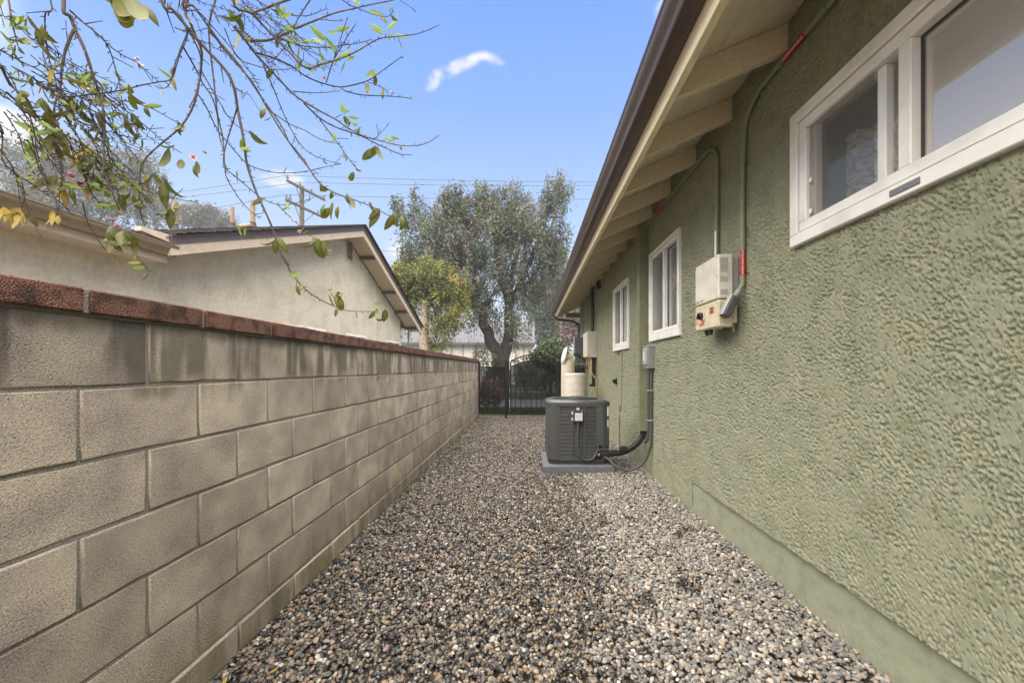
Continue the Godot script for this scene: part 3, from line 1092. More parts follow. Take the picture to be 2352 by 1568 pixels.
func build_block_wall() -> void:
	var w := thing("block_wall", "grey concrete block wall with a red brick cap on the left", "wall", Vector3(BLOCKX - 0.075, 0, -5.0))
	var core := MB.new()
	core.box2(Vector3(BLOCKX - 0.145, -0.1, -10.045), Vector3(BLOCKX - 0.0055, 1.332, 0.10))
	part(core, "mortar", M.mortar, w)
	var lx := 0.406
	var hy := 0.203
	var shapes := []
	for i in 6:
		shapes.append(block_mesh(lx - 0.011, hy - 0.0105, 0.07, 300 + i, 0.9 if i < 3 else 0.3))
	var half := block_mesh(lx * 0.5 - 0.011, hy - 0.0105, 0.07, 320, 0.5)
	for row in 7:
		var yc := 1.33 - hy * (row + 0.5)
		var shift := 0.0 if row % 2 == 0 else 0.5
		var k := -4
		while true:
			var d0 := 1.326 + (k + shift) * lx
			var d1 := d0 + lx
			k += 1
			if d0 > 9.95:
				break
			var yy := yc + rng.randf_range(-0.0012, 0.0012)
			var xx := BLOCKX - 0.035 + rng.randf_range(-0.0022, 0.0022) + (0.010 if row == 6 else 0.0)
			var m: Material = M["block%d" % rng.randi_range(0, 5)]
			if d1 > 10.06:
				inst(half, "block", m, w, Transform3D(Basis(), Vector3(xx, yy, -(d0 + lx * 0.25))))
			else:
				var turn := Basis(Vector3.RIGHT, rng.randf_range(-0.0025, 0.0025))
				if rng.randf() < 0.5:
					turn = turn * Basis(Vector3.RIGHT, PI)
				inst(shapes[rng.randi_range(0, 5)], "block", m, w, Transform3D(turn, Vector3(xx, yy, -(d0 + lx * 0.5))))
	# red cap bricks
	var cm := []
	for i in 4:
		var r := RandomNumberGenerator.new()
		r.seed = 400 + i
		var mb := MB.new()
		mb.box(Vector3.ZERO, Vector3(0.176, 0.066, lx - 0.013), 0.0045)
		cm.append(mb.mesh())
	var k := -4
	while true:
		var d0 := 1.132 + k * lx
		k += 1
		if d0 > 9.7:
			break
		var t := Transform3D(Basis(Vector3.RIGHT, rng.randf_range(-0.004, 0.004)), Vector3(BLOCKX - 0.073 + rng.randf_range(-0.003, 0.003), 1.3655 + rng.randf_range(-0.0015, 0.0015), -(d0 + lx * 0.5)))
		inst(cm[rng.randi_range(0, 3)], "cap_brick", M["cap%d" % rng.randi_range(0, 3)], w, t)
	var cmort := MB.new()
	cmort.box2(Vector3(BLOCKX - 0.155, 1.3325, -10.02), Vector3(BLOCKX + 0.008, 1.394, 0.1))
	part(cmort, "cap_mortar", M.mortar, w)

# ------------------------------------------------------------------ neighbour's house
# its walls are turned by TURN against ours; in its own axes it stands at x = -L, z = -s
const TURN := 0.06825

func nb_xf() -> Transform3D:
	return Transform3D(Basis(Vector3.UP, -TURN), Vector3(0, EYE, 0))

# frame point on the neighbour's plane at distance l: (s, height over the eye)
func nb(px: float, py: float, l: float) -> Vector2:
	var t := (px - VX) / FOC
	var s := l * (cos(TURN) + t * sin(TURN)) / (sin(TURN) - t * cos(TURN))
	var d := s * cos(TURN) + l * sin(TURN)
	return Vector2(s, (VY - py) / FOC * d)

func nmb() -> MB:
	var mb := MB.new()
	mb.t = nb_xf()
	return mb

func build_neighbour() -> void:
	var lw := 5.2
	var lr := 4.72
	var base := nb_xf() * Vector3(-lw, -EYE, -9.0)
	var h := thing("neighbour_house", "cream stucco house with a low brown gable behind the block wall", "house", base)
	var peak := nb(835, 519, lr)
	var left := nb(392, 539, lr)
	var right := nb(969, 752, lr)
	var s_l: float = left.x
	var s_r: float = right.x
	var sl_l := (peak.y - left.y) / (peak.x - s_l)
	var sl_r := (peak.y - right.y) / (s_r - peak.x)
	# gable wall
	var wl := nmb()
	var drop := 0.20
	var wall_r := s_r - 0.75
	var poly := [Vector3(-lw, -1.3, 2.0), Vector3(-lw, -1.3, -wall_r), Vector3(-lw, right.y + sl_r * 0.75 - drop, -wall_r), Vector3(-lw, peak.y - drop, -peak.x), Vector3(-lw, left.y - drop, -s_l), Vector3(-lw, left.y - drop, 2.0)]
	for i in range(1, 5):
		wl.tri(poly[0], poly[i], poly[i + 1], Vector3(1, 0, 0))
	wl.box2(Vector3(-14.0, -1.3, -wall_r), Vector3(-lw - 0.004, right.y + sl_r * 0.75 - drop, -wall_r + 0.1))
	part(wl, "wall", M.tan_stucco, h)
	# roof planes of the gable, as courses of shingles on a deck
	var rk := nmb()
	for e in [[Vector2(s_l - 0.05, left.y - sl_l * 0.05), peak], [Vector2(s_r, right.y), peak]]:
		var a: Vector2 = e[0]
		var b: Vector2 = e[1]
		rk.quad(Vector3(-lr, a.y - 0.02, -a.x), Vector3(-14, a.y - 0.02, -a.x), Vector3(-14, b.y - 0.02, -b.x), Vector3(-lr, b.y - 0.02, -b.x), Vector3(0, 1, 0))
	part(rk, "roof_deck", M.shingle, h)
	shingle_slope(h, Vector3(-lr + 0.03, left.y, -s_l), Vector3(0, peak.y - left.y, -(peak.x - s_l)), Vector3(-1, 0, 0), 8.0)
	shingle_slope(h, Vector3(-lr + 0.03, right.y, -s_r), Vector3(0, peak.y - right.y, s_r - peak.x), Vector3(-1, 0, 0), 8.0)
	# rake: brown drip board over a cream barge board, soffit behind
	for e in [[Vector2(s_l, left.y), peak], [Vector2(s_r, right.y), peak]]:
		var a: Vector2 = e[0]
		var b: Vector2 = e[1]
		var br := nmb()
		br.prism_s(-lr - 0.03, -lr + 0.012, [Vector2(a.x, a.y), Vector2(b.x, b.y), Vector2(b.x, b.y - 0.115), Vector2(a.x, a.y - 0.115)])
		part(br, "rake_trim", M.rake_brown, h)
		var cr := nmb()
		cr.prism_s(-lr - 0.045, -lr - 0.002, [Vector2(a.x, a.y - 0.1155), Vector2(b.x, b.y - 0.1155), Vector2(b.x, b.y - 0.255), Vector2(a.x, a.y - 0.255)])
		part(cr, "barge_board", M.tan_trim, h)
		var so := nmb()
		so.prism_s(-lw, -lr - 0.0455, [Vector2(a.x, a.y - 0.13), Vector2(b.x, b.y - 0.13), Vector2(b.x, b.y - 0.15), Vector2(a.x, a.y - 0.15)])
		part(so, "soffit", M.tan_trim, h)
	for q in [0.18, 0.50, 0.72, 0.93]:
		var s := lerpf(peak.x, s_r, q)
		var y := lerpf(peak.y, right.y, q)
		var lo := nmb()
		lo.box2(Vector3(-lw, y - 0.24, -s - 0.04), Vector3(-lr - 0.05, y - 0.155, -s + 0.04))
		part(lo, "lookout", M.vent_dark, h)
	# horizontal eave with its gutter on the near side
	var ey := 1.515
	var gs0 := 4.86
	var prof := [Vector2(-lr - 0.12, ey), Vector2(-lr - 0.12, ey - 0.125), Vector2(-lr - 0.045, ey - 0.125), Vector2(-lr - 0.035, ey - 0.10), Vector2(-lr - 0.022, ey - 0.07), Vector2(-lr - 0.006, ey - 0.055), Vector2(-lr + 0.0, ey - 0.03), Vector2(-lr + 0.0, ey - 0.012), Vector2(-lr + 0.008, ey - 0.010), Vector2(-lr + 0.008, ey + 0.004), Vector2(-lr - 0.012, ey + 0.004)]
	var inn := [Vector2(-lr - 0.012, ey), Vector2(-lr - 0.004, ey - 0.03), Vector2(-lr - 0.010, ey - 0.052), Vector2(-lr - 0.028, ey - 0.07), Vector2(-lr - 0.050, ey - 0.119), Vector2(-lr - 0.115, ey - 0.119), Vector2(-lr - 0.115, ey)]
	var g := nmb()
	g.prism(PackedVector2Array(prof + inn), -gs0, 2.5, 0.6)
	g.prism(PackedVector2Array(prof), -gs0 - 0.006, -gs0 - 0.0005)
	part(g, "gutter", M.tan_gutter, h)
	var f := nmb()
	f.box2(Vector3(-lr - 0.165, ey - 0.205, -gs0 + 0.03), Vector3(-lr - 0.122, ey - 0.01, 2.5), 0.004)
	part(f, "fascia", M.tan_trim, h)
	var so2 := nmb()
	so2.box2(Vector3(-lw - 0.01, ey - 0.20, -gs0 + 0.05), Vector3(-lr - 0.166, ey - 0.185, 2.5))
	part(so2, "soffit", M.tan_trim, h)
	var d2 := nmb()
	d2.quad(Vector3(-lr - 0.12, ey - 0.01, 2.5), Vector3(-lr - 0.12, ey - 0.01, -gs0), Vector3(-lr - 5.0, ey + 0.315 * 4.88, -gs0 - 5.0), Vector3(-lr - 5.0, ey + 0.315 * 4.88, 2.5), Vector3(0.315, 1, 0).normalized())
	part(d2, "roof_deck", M.shingle, h)
	shingle_slope(h, Vector3(-lr - 0.10, ey + 0.004, 2.5), Vector3(-4.8, 0.315 * 4.8, 0), Vector3(0, 0, -1), 7.3, 0.95)
	var flash := nmb()
	flash.prism_s(-lr - 0.10, -lr - 0.02, [Vector2(gs0 - 0.45, ey + 0.06), Vector2(gs0 - 0.02, ey + 0.02), Vector2(gs0 - 0.02, ey + 0.125), Vector2(gs0 - 0.45, ey + 0.11)])
	part(flash, "diverter", M.tan_trim, h)
	# gable vent
	var v0 := nb(793.8, 549, lw)
	var v1 := nb(808, 603.5, lw)
	var vent := nmb()
	ring_t(vent, -lw + 0.002, -lw + 0.03, v1.x + 0.02, v0.x - 0.02, v1.y, v0.y + 0.02, 0.03)
	var vn := part(vent, "gable_vent", M.tan_stucco, h)
	for k in 7:
		var y := lerpf(v1.y + 0.05, v0.y - 0.01, k / 6.0)
		var sl := nmb()
		sl.bar(Vector3(-lw + 0.014, y, -v1.x), Vector3(-lw + 0.014, y, -v0.x), 0.006, 0.055, Vector3(0.6, 1, 0))
		part(sl, "slat", M.vent_dark, vn)
	# heads of four windows over the wall
	for q in [[650.0, 702.0, 743.0], [687.0, 745.5, 747.5], [793.0, 839.5, 765.0], [886.5, 917.0, 781.0]]:
		var a := nb(q[0], q[2], lw)
		var b := nb(q[1], q[2] + 8.0, lw)
		var top: float = a.y
		var fr := nmb()
		ring_t(fr, -lw + 0.002, -lw + 0.03, b.x, a.x, top - 1.0, top, 0.05)
		fr.box2(Vector3(-lw + 0.002, top - 0.95, -(a.x + b.x) * 0.5 - 0.02), Vector3(-lw + 0.028, top - 0.05, -(a.x + b.x) * 0.5 + 0.02))
		var win := part(fr, "window", M.white_vinyl, h)
		var pn := nmb()
		pn.box2(Vector3(-lw + 0.004, top - 0.96, -b.x + 0.04), Vector3(-lw + 0.010, top - 0.04, -a.x - 0.04))
		part(pn, "pane", M.vent_dark, win)
	# conduit, cable and pipes
	var c0 := nb(936, 690, lw)
	var cd := nmb()
	cd.tube([Vector3(-lw + 0.03, c0.y, -c0.x), Vector3(-lw + 0.03, -1.2, -c0.x)], 0.03, 8)
	part(cd, "conduit", M.grey_box, h)
	var c1 := nb(866, 640, lw)
	var cb := nmb()
	cb.tube([Vector3(-lw + 0.012, c1.y + 0.3, -c1.x), Vector3(-lw + 0.012, -1.2, -c1.x)], 0.012, 6)
	part(cb, "cable", M.tan_trim, h)
	# vents through the roof
	for q in [[533.0, 475.0, 8.2, 0.045], [580.0, 461.0, 8.0, 0.06], [401.0, 462.0, 9.5, 0.06]]:
		var l: float = q[2]
		var tp := nb(q[0], q[1], l)
		var yr := left.y + sl_l * (tp.x - s_l)
		var r: float = q[3]
		var vp := nmb()
		vp.tube([Vector3(-l, yr - 0.1, -tp.x), Vector3(-l, tp.y, -tp.x)], r, 10)
		var pp := part(vp, "vent_pipe", M.vent_paint, h)
		var bt := nmb()
		bt.t = bt.t * Transform3D(Basis(), Vector3(-l, 0, -tp.x))
		bt.lathe([Vector2(r + 0.09, yr - 0.05), Vector2(r + 0.02, yr + 0.10), Vector2(r + 0.012, yr + 0.16), Vector2(r, yr + 0.16)], 12)
		part(bt, "boot", M.tar, pp)
	var e0 := nb(547, 521, 7.6)
	var e1 := nb(574, 519, 7.6)
	var yb := left.y + sl_l * (e0.x - s_l)
	var el := nmb()
	el.tube([Vector3(-7.6, e0.y, -e0.x), Vector3(-7.6, e1.y + 0.02, -e1.x)], 0.05, 10)
	el.tube([Vector3(-7.6, yb - 0.2, -(e0.x + e1.x) * 0.5), Vector3(-7.6, e0.y, -(e0.x + e1.x) * 0.5)], 0.075, 10)
	part(el, "vent_hood", M.vent_paint, h)
	# hooked weatherhead beyond the far slope
	var wh := nb(938, 657, 6.6)
	var yq := nb(938, 700, 6.6)
	var we := nmb()
	we.tube([Vector3(-6.6, yq.y - 0.3, -wh.x), Vector3(-6.6, wh.y, -wh.x)], 0.06, 10)
	we.t = we.t * Transform3D(Basis(), Vector3(-6.6, wh.y, -wh.x))
	we.lathe([Vector2(0.0, -0.04), Vector2(0.07, -0.03), Vector2(0.10, 0.03), Vector2(0.09, 0.10), Vector2(0.04, 0.15), Vector2(0.0, 0.155)], 12)
	part(we, "weatherhead", M.vent_paint, h)

func ring_t(mb: MB, x0: float, x1: float, s1: float, s0: float, y0: float, y1: float, w: float) -> void:
	mb.box2(Vector3(x0, y0, -s1), Vector3(x1, y0 + w, -s0))
	mb.box2(Vector3(x0, y1 - w, -s1), Vector3(x1, y1, -s0))
	mb.box2(Vector3(x0, y0 + w, -s1), Vector3(x1, y1 - w, -s1 + w))
	mb.box2(Vector3(x0, y0 + w, -s0 - w), Vector3(x1, y1 - w, -s0))

# rows of shingle tabs: from a corner, up the slope along rise, sideways along run
func shingle_slope(h: Node3D, corner: Vector3, rise: Vector3, run: Vector3, length: float, narrow := 0.0) -> void:
	var n := int(rise.length() / 0.15)
	var up := rise / n
	var nrm := run.cross(rise).normalized()
	if nrm.y < 0.0:
		nrm = -nrm
	for i in n:
		var mb := nmb()
		var x := -0.05
		var lim := length
		if narrow > 0.0:
			lim = length + up.length() * i * narrow
		while x < lim:
			var w := rng.randf_range(0.13, 0.33)
			var lift := rng.randf_range(0.004, 0.016)
			var sag := rng.randf_range(-0.02, 0.02)
			var a := corner + up * (i + sag) + run * x
			var b := corner + up * (i + sag) + run * (x + w - 0.006)
			var c := corner + up * (i + 1.35) + run * (x + w - 0.006)
			var d := corner + up * (i + 1.35) + run * x
			var t := nrm * (0.012 + lift)
			mb.quad(a + t, b + t, c + nrm * 0.008, d + nrm * 0.008, nrm)
			mb.quad(a + nrm * -0.004, b + nrm * -0.004, b + t, a + t, -up.normalized())
			x += w
		var o := part(mb, "shingle_course", M.shingle if i % 3 != 1 else M.shingle_pale, h)
		o.set_meta("kind", "stuff")

# ------------------------------------------------------------------ white house across the street
func build_far_house() -> void:
	var d := 32.0
	var h := thing("far_house", "white house with a plain grey roof across the street", "house", Vector3(-3, 0, -d))
	var a := at(1010, 782, d)
	var b := at(1222, 782, d)
	var wl := MB.new()
	wl.box2(Vector3(a.x - 3.0, -0.1, -d - 7.0), Vector3(b.x, a.y, -d))
	part(wl, "wall", M.far_wall, h)
	var roof := MB.new()
	var r0 := at(1229, 786, d - 0.5)
	var top := at(1229, 739, d + 3.3)
	roof.quad(Vector3(a.x - 3.5, r0.y, -d + 0.6), Vector3(r0.x, r0.y, -d + 0.6), Vector3(r0.x, top.y, -d - 3.3), Vector3(a.x - 3.5, top.y, -d - 3.3), Vector3(0, 0.9, 0.4))
	roof.quad(Vector3(a.x - 3.5, r0.y, -d - 7.6), Vector3(r0.x, r0.y, -d - 7.6), Vector3(r0.x, top.y, -d - 3.3), Vector3(a.x - 3.5, top.y, -d - 3.3), Vector3(0, 0.9, -0.4))
	roof.box2(Vector3(a.x - 3.5, r0.y - 0.16, -d + 0.57), Vector3(r0.x, r0.y - 0.004, -d + 0.61))
	roof.tri(Vector3(r0.x - 0.3, r0.y, -d + 0.6), Vector3(r0.x - 0.3, r0.y, -d - 7.6), Vector3(r0.x - 0.3, top.y, -d - 3.3), Vector3(1, 0, 0))
	part(roof, "roof", M.far_roof, h)
	for px in [1037.0, 1063.0, 1092.0, 1120.0, 1157.0, 1185.0, 1203.0, 1219.0]:
		var p := at(px, 800, d)
		var bt := MB.new()
		bt.box2(Vector3(p.x - 0.06, -0.1, -d), Vector3(p.x + 0.06, a.y - 0.03, -d + 0.05))
		part(bt, "batten", M.far_batten, h)
	for px in [1040.0, 1180.0]:
		var p := at(px, 830, d)
		var w := MB.new()
		w.box2(Vector3(p.x, 0.6, -d), Vector3(p.x + 1.3, 1.5, -d + 0.04))
		part(w, "window", M.vent_dark, h)

# ------------------------------------------------------------------ iron gate
func spiral(mb: MB, c: Vector3, r: float, turns: float, start: float, dir: float, wire := 0.0085) -> void:
	var pts := []
	var n := int(14 * turns)
	for i in n + 1:
		var u := float(i) / n
		var a := start + dir * u * turns * TAU
		var rr := r * (1.0 - 0.78 * u)
		pts.append(c + Vector3(cos(a), sin(a), 0) * rr)
	mb.tube(pts, wire, 5)

func build_gate() -> void:
	var d := 9.9
	var z := -d
	# fixed panel next to the block wall
	var pn := thing("fence_panel", "narrow black iron fence panel between block wall and gate", "fence", Vector3(-0.9, 0, z))
	var x0 := BLOCKX + 0.012
	var x1 := -0.575
	var top := 1.347
	var fr := MB.new()
	fr.box2(Vector3(x0, 0.09, z - 0.02), Vector3(x0 + 0.035, top + 0.01, z + 0.02), 0.003)
	fr.box2(Vector3(x0 + 0.0355, top - 0.012, z - 0.018), Vector3(x1, top + 0.012, z + 0.018), 0.003)
	fr.box2(Vector3(x0 + 0.0355, 1.208, z - 0.015), Vector3(x1, 1.230, z + 0.015), 0.003)
	fr.box2(Vector3(x0 + 0.0355, 0.09, z - 0.015), Vector3(x1, 0.115, z + 0.015), 0.003)
	part(fr, "frame", M.iron, pn)
	for k in 4:
		var x := x0 + 0.125 + 0.115 * k
		var b := MB.new()
		b.box2(Vector3(x - 0.008, 0.1155, z - 0.008), Vector3(x + 0.008, 1.2075, z + 0.008))
		part(b, "bar", M.iron, pn)
	for k in 2:
		var sc := MB.new()
		var cx := x0 + 0.16 + 0.30 * k
		spiral(sc, Vector3(cx - 0.055, 1.275, z), 0.042, 1.6, PI * 0.5, -1.0)
		spiral(sc, Vector3(cx + 0.055, 1.285, z), 0.042, 1.6, PI * 0.5, 1.0)
		sc.tube(smooth([Vector3(cx - 0.055, 1.317, z), Vector3(cx, 1.29, z), Vector3(cx + 0.055, 1.327, z)], 4), 0.0085, 5)
		part(sc, "scrollwork", M.iron, pn)
	var ms := MB.new()
	ms.quad(Vector3(x0 + 0.03, 0.11, z - 0.012), Vector3(x1, 0.11, z - 0.012), Vector3(x1, 1.21, z - 0.012), Vector3(x0 + 0.03, 1.21, z - 0.012), Vector3(0, 0, 1))
	part(ms, "privacy_mesh", M.iron_mesh, pn)
	# posts
	var ps := thing("gate_post", "black iron post between fence panel and arched gate", "post", Vector3(-0.53, 0, z), "iron gate posts")
	var pb := MB.new()
	pb.box2(Vector3(-0.575, -0.06, z - 0.025), Vector3(-0.525, 1.352, z + 0.025), 0.004)
	pb.box2(Vector3(-0.5745, 0.10, z + 0.0255), Vector3(-0.465, 1.352, z + 0.032), 0.002)
	part(pb, "shaft", M.iron, ps)
	var pc := MB.new()
	pc.box2(Vector3(-0.582, 1.3525, z - 0.032), Vector3(-0.46, 1.368, z + 0.036), 0.005)
	part(pc, "cap", M.iron, ps)
	var ps2 := thing("gate_post", "black iron post between arched gate and beige tanks", "post", Vector3(0.72, 0, z), "iron gate posts")
	var pb2 := MB.new()
	pb2.box2(Vector3(0.690, -0.06, z - 0.035), Vector3(0.760, 1.345, z + 0.035), 0.004)
	part(pb2, "shaft", M.iron, ps2)
	var pc2 := MB.new()
	pc2.box2(Vector3(0.683, 1.3455, z - 0.042), Vector3(0.767, 1.36, z + 0.042), 0.005)
	part(pc2, "cap", M.iron, ps2)
	# panel behind the tanks
	var pr := thing("fence_panel", "black iron fence panel behind the beige tanks, against the house", "fence", Vector3(1.05, 0, z))
	for y in [1.20, 0.09]:
		var fr2 := MB.new()
		fr2.box2(Vector3(0.762, y, z - 0.015), Vector3(1.36, y + 0.025, z + 0.015), 0.003)
		part(fr2, "rail", M.iron, pr)
	for k in 5:
		var b := MB.new()
		b.box2(Vector3(0.84 + 0.11 * k, 0.1155, z - 0.008), Vector3(0.856 + 0.11 * k, 1.1995, z + 0.008))
		part(b, "bar", M.iron, pr)
	var ms3 := MB.new()
	ms3.quad(Vector3(0.763, 0.11, z - 0.012), Vector3(1.355, 0.11, z - 0.012), Vector3(1.355, 1.21, z - 0.012), Vector3(0.763, 1.21, z - 0.012), Vector3(0, 0, 1))
	part(ms3, "privacy_mesh", M.iron_mesh, pr)
	# arched gate
	var g := thing("iron_gate", "black iron gate with arched scrollwork top at the end of the gravel", "gate", Vector3(0.11, 0, z))
	var a0 := -0.455
	var a1 := 0.685
	var xc := (a0 + a1) * 0.5
	var hw := (a1 - a0) * 0.5
	var arc := func(x: float, edge: float, crown: float) -> float:
		var u := (x - xc) / hw
		return edge + (crown - edge) * (1.0 - u * u)
	var gf := MB.new()
	gf.box2(Vector3(a0, 0.085, z - 0.018), Vector3(a0 + 0.036, 1.335, z + 0.018), 0.003)
	gf.box2(Vector3(a1 - 0.036, 0.085, z - 0.018), Vector3(a1, 1.335, z + 0.018), 0.003)
	gf.box2(Vector3(a0 + 0.0365, 0.085, z - 0.016), Vector3(a1 - 0.0365, 0.115, z + 0.016), 0.003)
	for e in [[1.335, 1.508, 0.032], [1.205, 1.372, 0.026]]:
		var prev := Vector3.ZERO
		for i in 25:
			var x := lerpf(a0 + 0.018, a1 - 0.018, i / 24.0)
			var p := Vector3(x, arc.call(x, e[0], e[1]), z)
			if i > 0:
				gf.bar(prev, p, e[2], 0.030, Vector3(0, 0, 1))
			prev = p
	part(gf, "frame", M.iron, g)
	for k in 8:
		var x := a0 + 0.135 + 0.1243 * k
		var b := MB.new()
		b.box2(Vector3(x - 0.008, 0.1155, z - 0.008), Vector3(x + 0.008, arc.call(x, 1.195, 1.362), z + 0.008))
		part(b, "bar", M.iron, g)
	for k in 5:
		var gs := MB.new()
		var cx := a0 + 0.15 + 0.21 * k
		var y: float = (arc.call(cx, 1.335, 1.508) + arc.call(cx, 1.205, 1.372)) * 0.5
		spiral(gs, Vector3(cx - 0.05, y - 0.012, z), 0.040, 1.6, PI * 0.5, -1.0)
		spiral(gs, Vector3(cx + 0.05, y + 0.006, z), 0.040, 1.6, PI * 0.5, 1.0)
		gs.tube(smooth([Vector3(cx - 0.05, y + 0.028, z), Vector3(cx, y - 0.01, z), Vector3(cx + 0.05, y + 0.046, z)], 4), 0.0085, 5)
		gs.tube(smooth([Vector3(cx - 0.09, y - 0.03, z), Vector3(cx - 0.11, y + 0.03, z), Vector3(cx - 0.09, y + 0.05, z)], 4), 0.0085, 5)
		part(gs, "scrollwork", M.iron, g)
	# two ornaments on the bars
	for k: int in [2, 5]:
		var x := a0 + 0.135 + 0.1243 * k
		var om := MB.new()
		for s in [-1.0, 1.0]:
			for v in [-1.0, 1.0]:
				spiral(om, Vector3(x + s * 0.052, 0.66 + v * 0.135, z + 0.012), 0.044, 1.5, -v * PI * 0.5, s * v, 0.007)
				om.tube(smooth([Vector3(x + s * 0.052, 0.66 + v * 0.095, z + 0.012), Vector3(x + s * 0.03, 0.66 + v * 0.05, z + 0.012), Vector3(x, 0.66, z + 0.012)], 4), 0.007, 5)
		om.box(Vector3(x, 0.66, z + 0.012), Vector3(0.12, 0.03, 0.02), 0.004)
		part(om, "rosette", M.iron, g)
	var mg := MB.new()
	var row := []
	for i in 13:
		var x := lerpf(a0 + 0.03, a1 - 0.03, i / 12.0)
		row.append([mg.vtx(Vector3(x, 0.11, z - 0.012), Vector3(0, 0, 1)), mg.vtx(Vector3(x, arc.call(x, 1.205, 1.372), z - 0.012), Vector3(0, 0, 1))])
	for i in 12:
		mg.face(row[i][0], row[i + 1][0], row[i + 1][1])
		mg.face(row[i][0], row[i + 1][1], row[i][1])
	part(mg, "privacy_mesh", M.iron_mesh, g)

# ------------------------------------------------------------------ air conditioner
func rounded(x0: float, x1: float, z0: float, z1: float, r: float, seg := 6) -> Array:
	var out := []
	for q in [[x1 - r, z1 - r, 0.0], [x0 + r, z1 - r, PI * 0.5], [x0 + r, z0 + r, PI], [x1 - r, z0 + r, PI * 1.5]]:
		for i in seg + 1:
			var a: float = q[2] + PI * 0.5 * i / seg
			out.append(Vector2(q[0] + cos(a) * r, q[1] + sin(a) * r))
	return out

func slab(mb: MB, outline: Array, y0: float, y1: float) -> void:
	var keep := mb.t
	mb.t = mb.t * Transform3D(Basis(Vector3.RIGHT, Vector3(0, 0, 1), Vector3(0, -1, 0)), Vector3.ZERO)
	mb.prism(PackedVector2Array(outline), -y1, -y0, 0.8)
	mb.t = keep

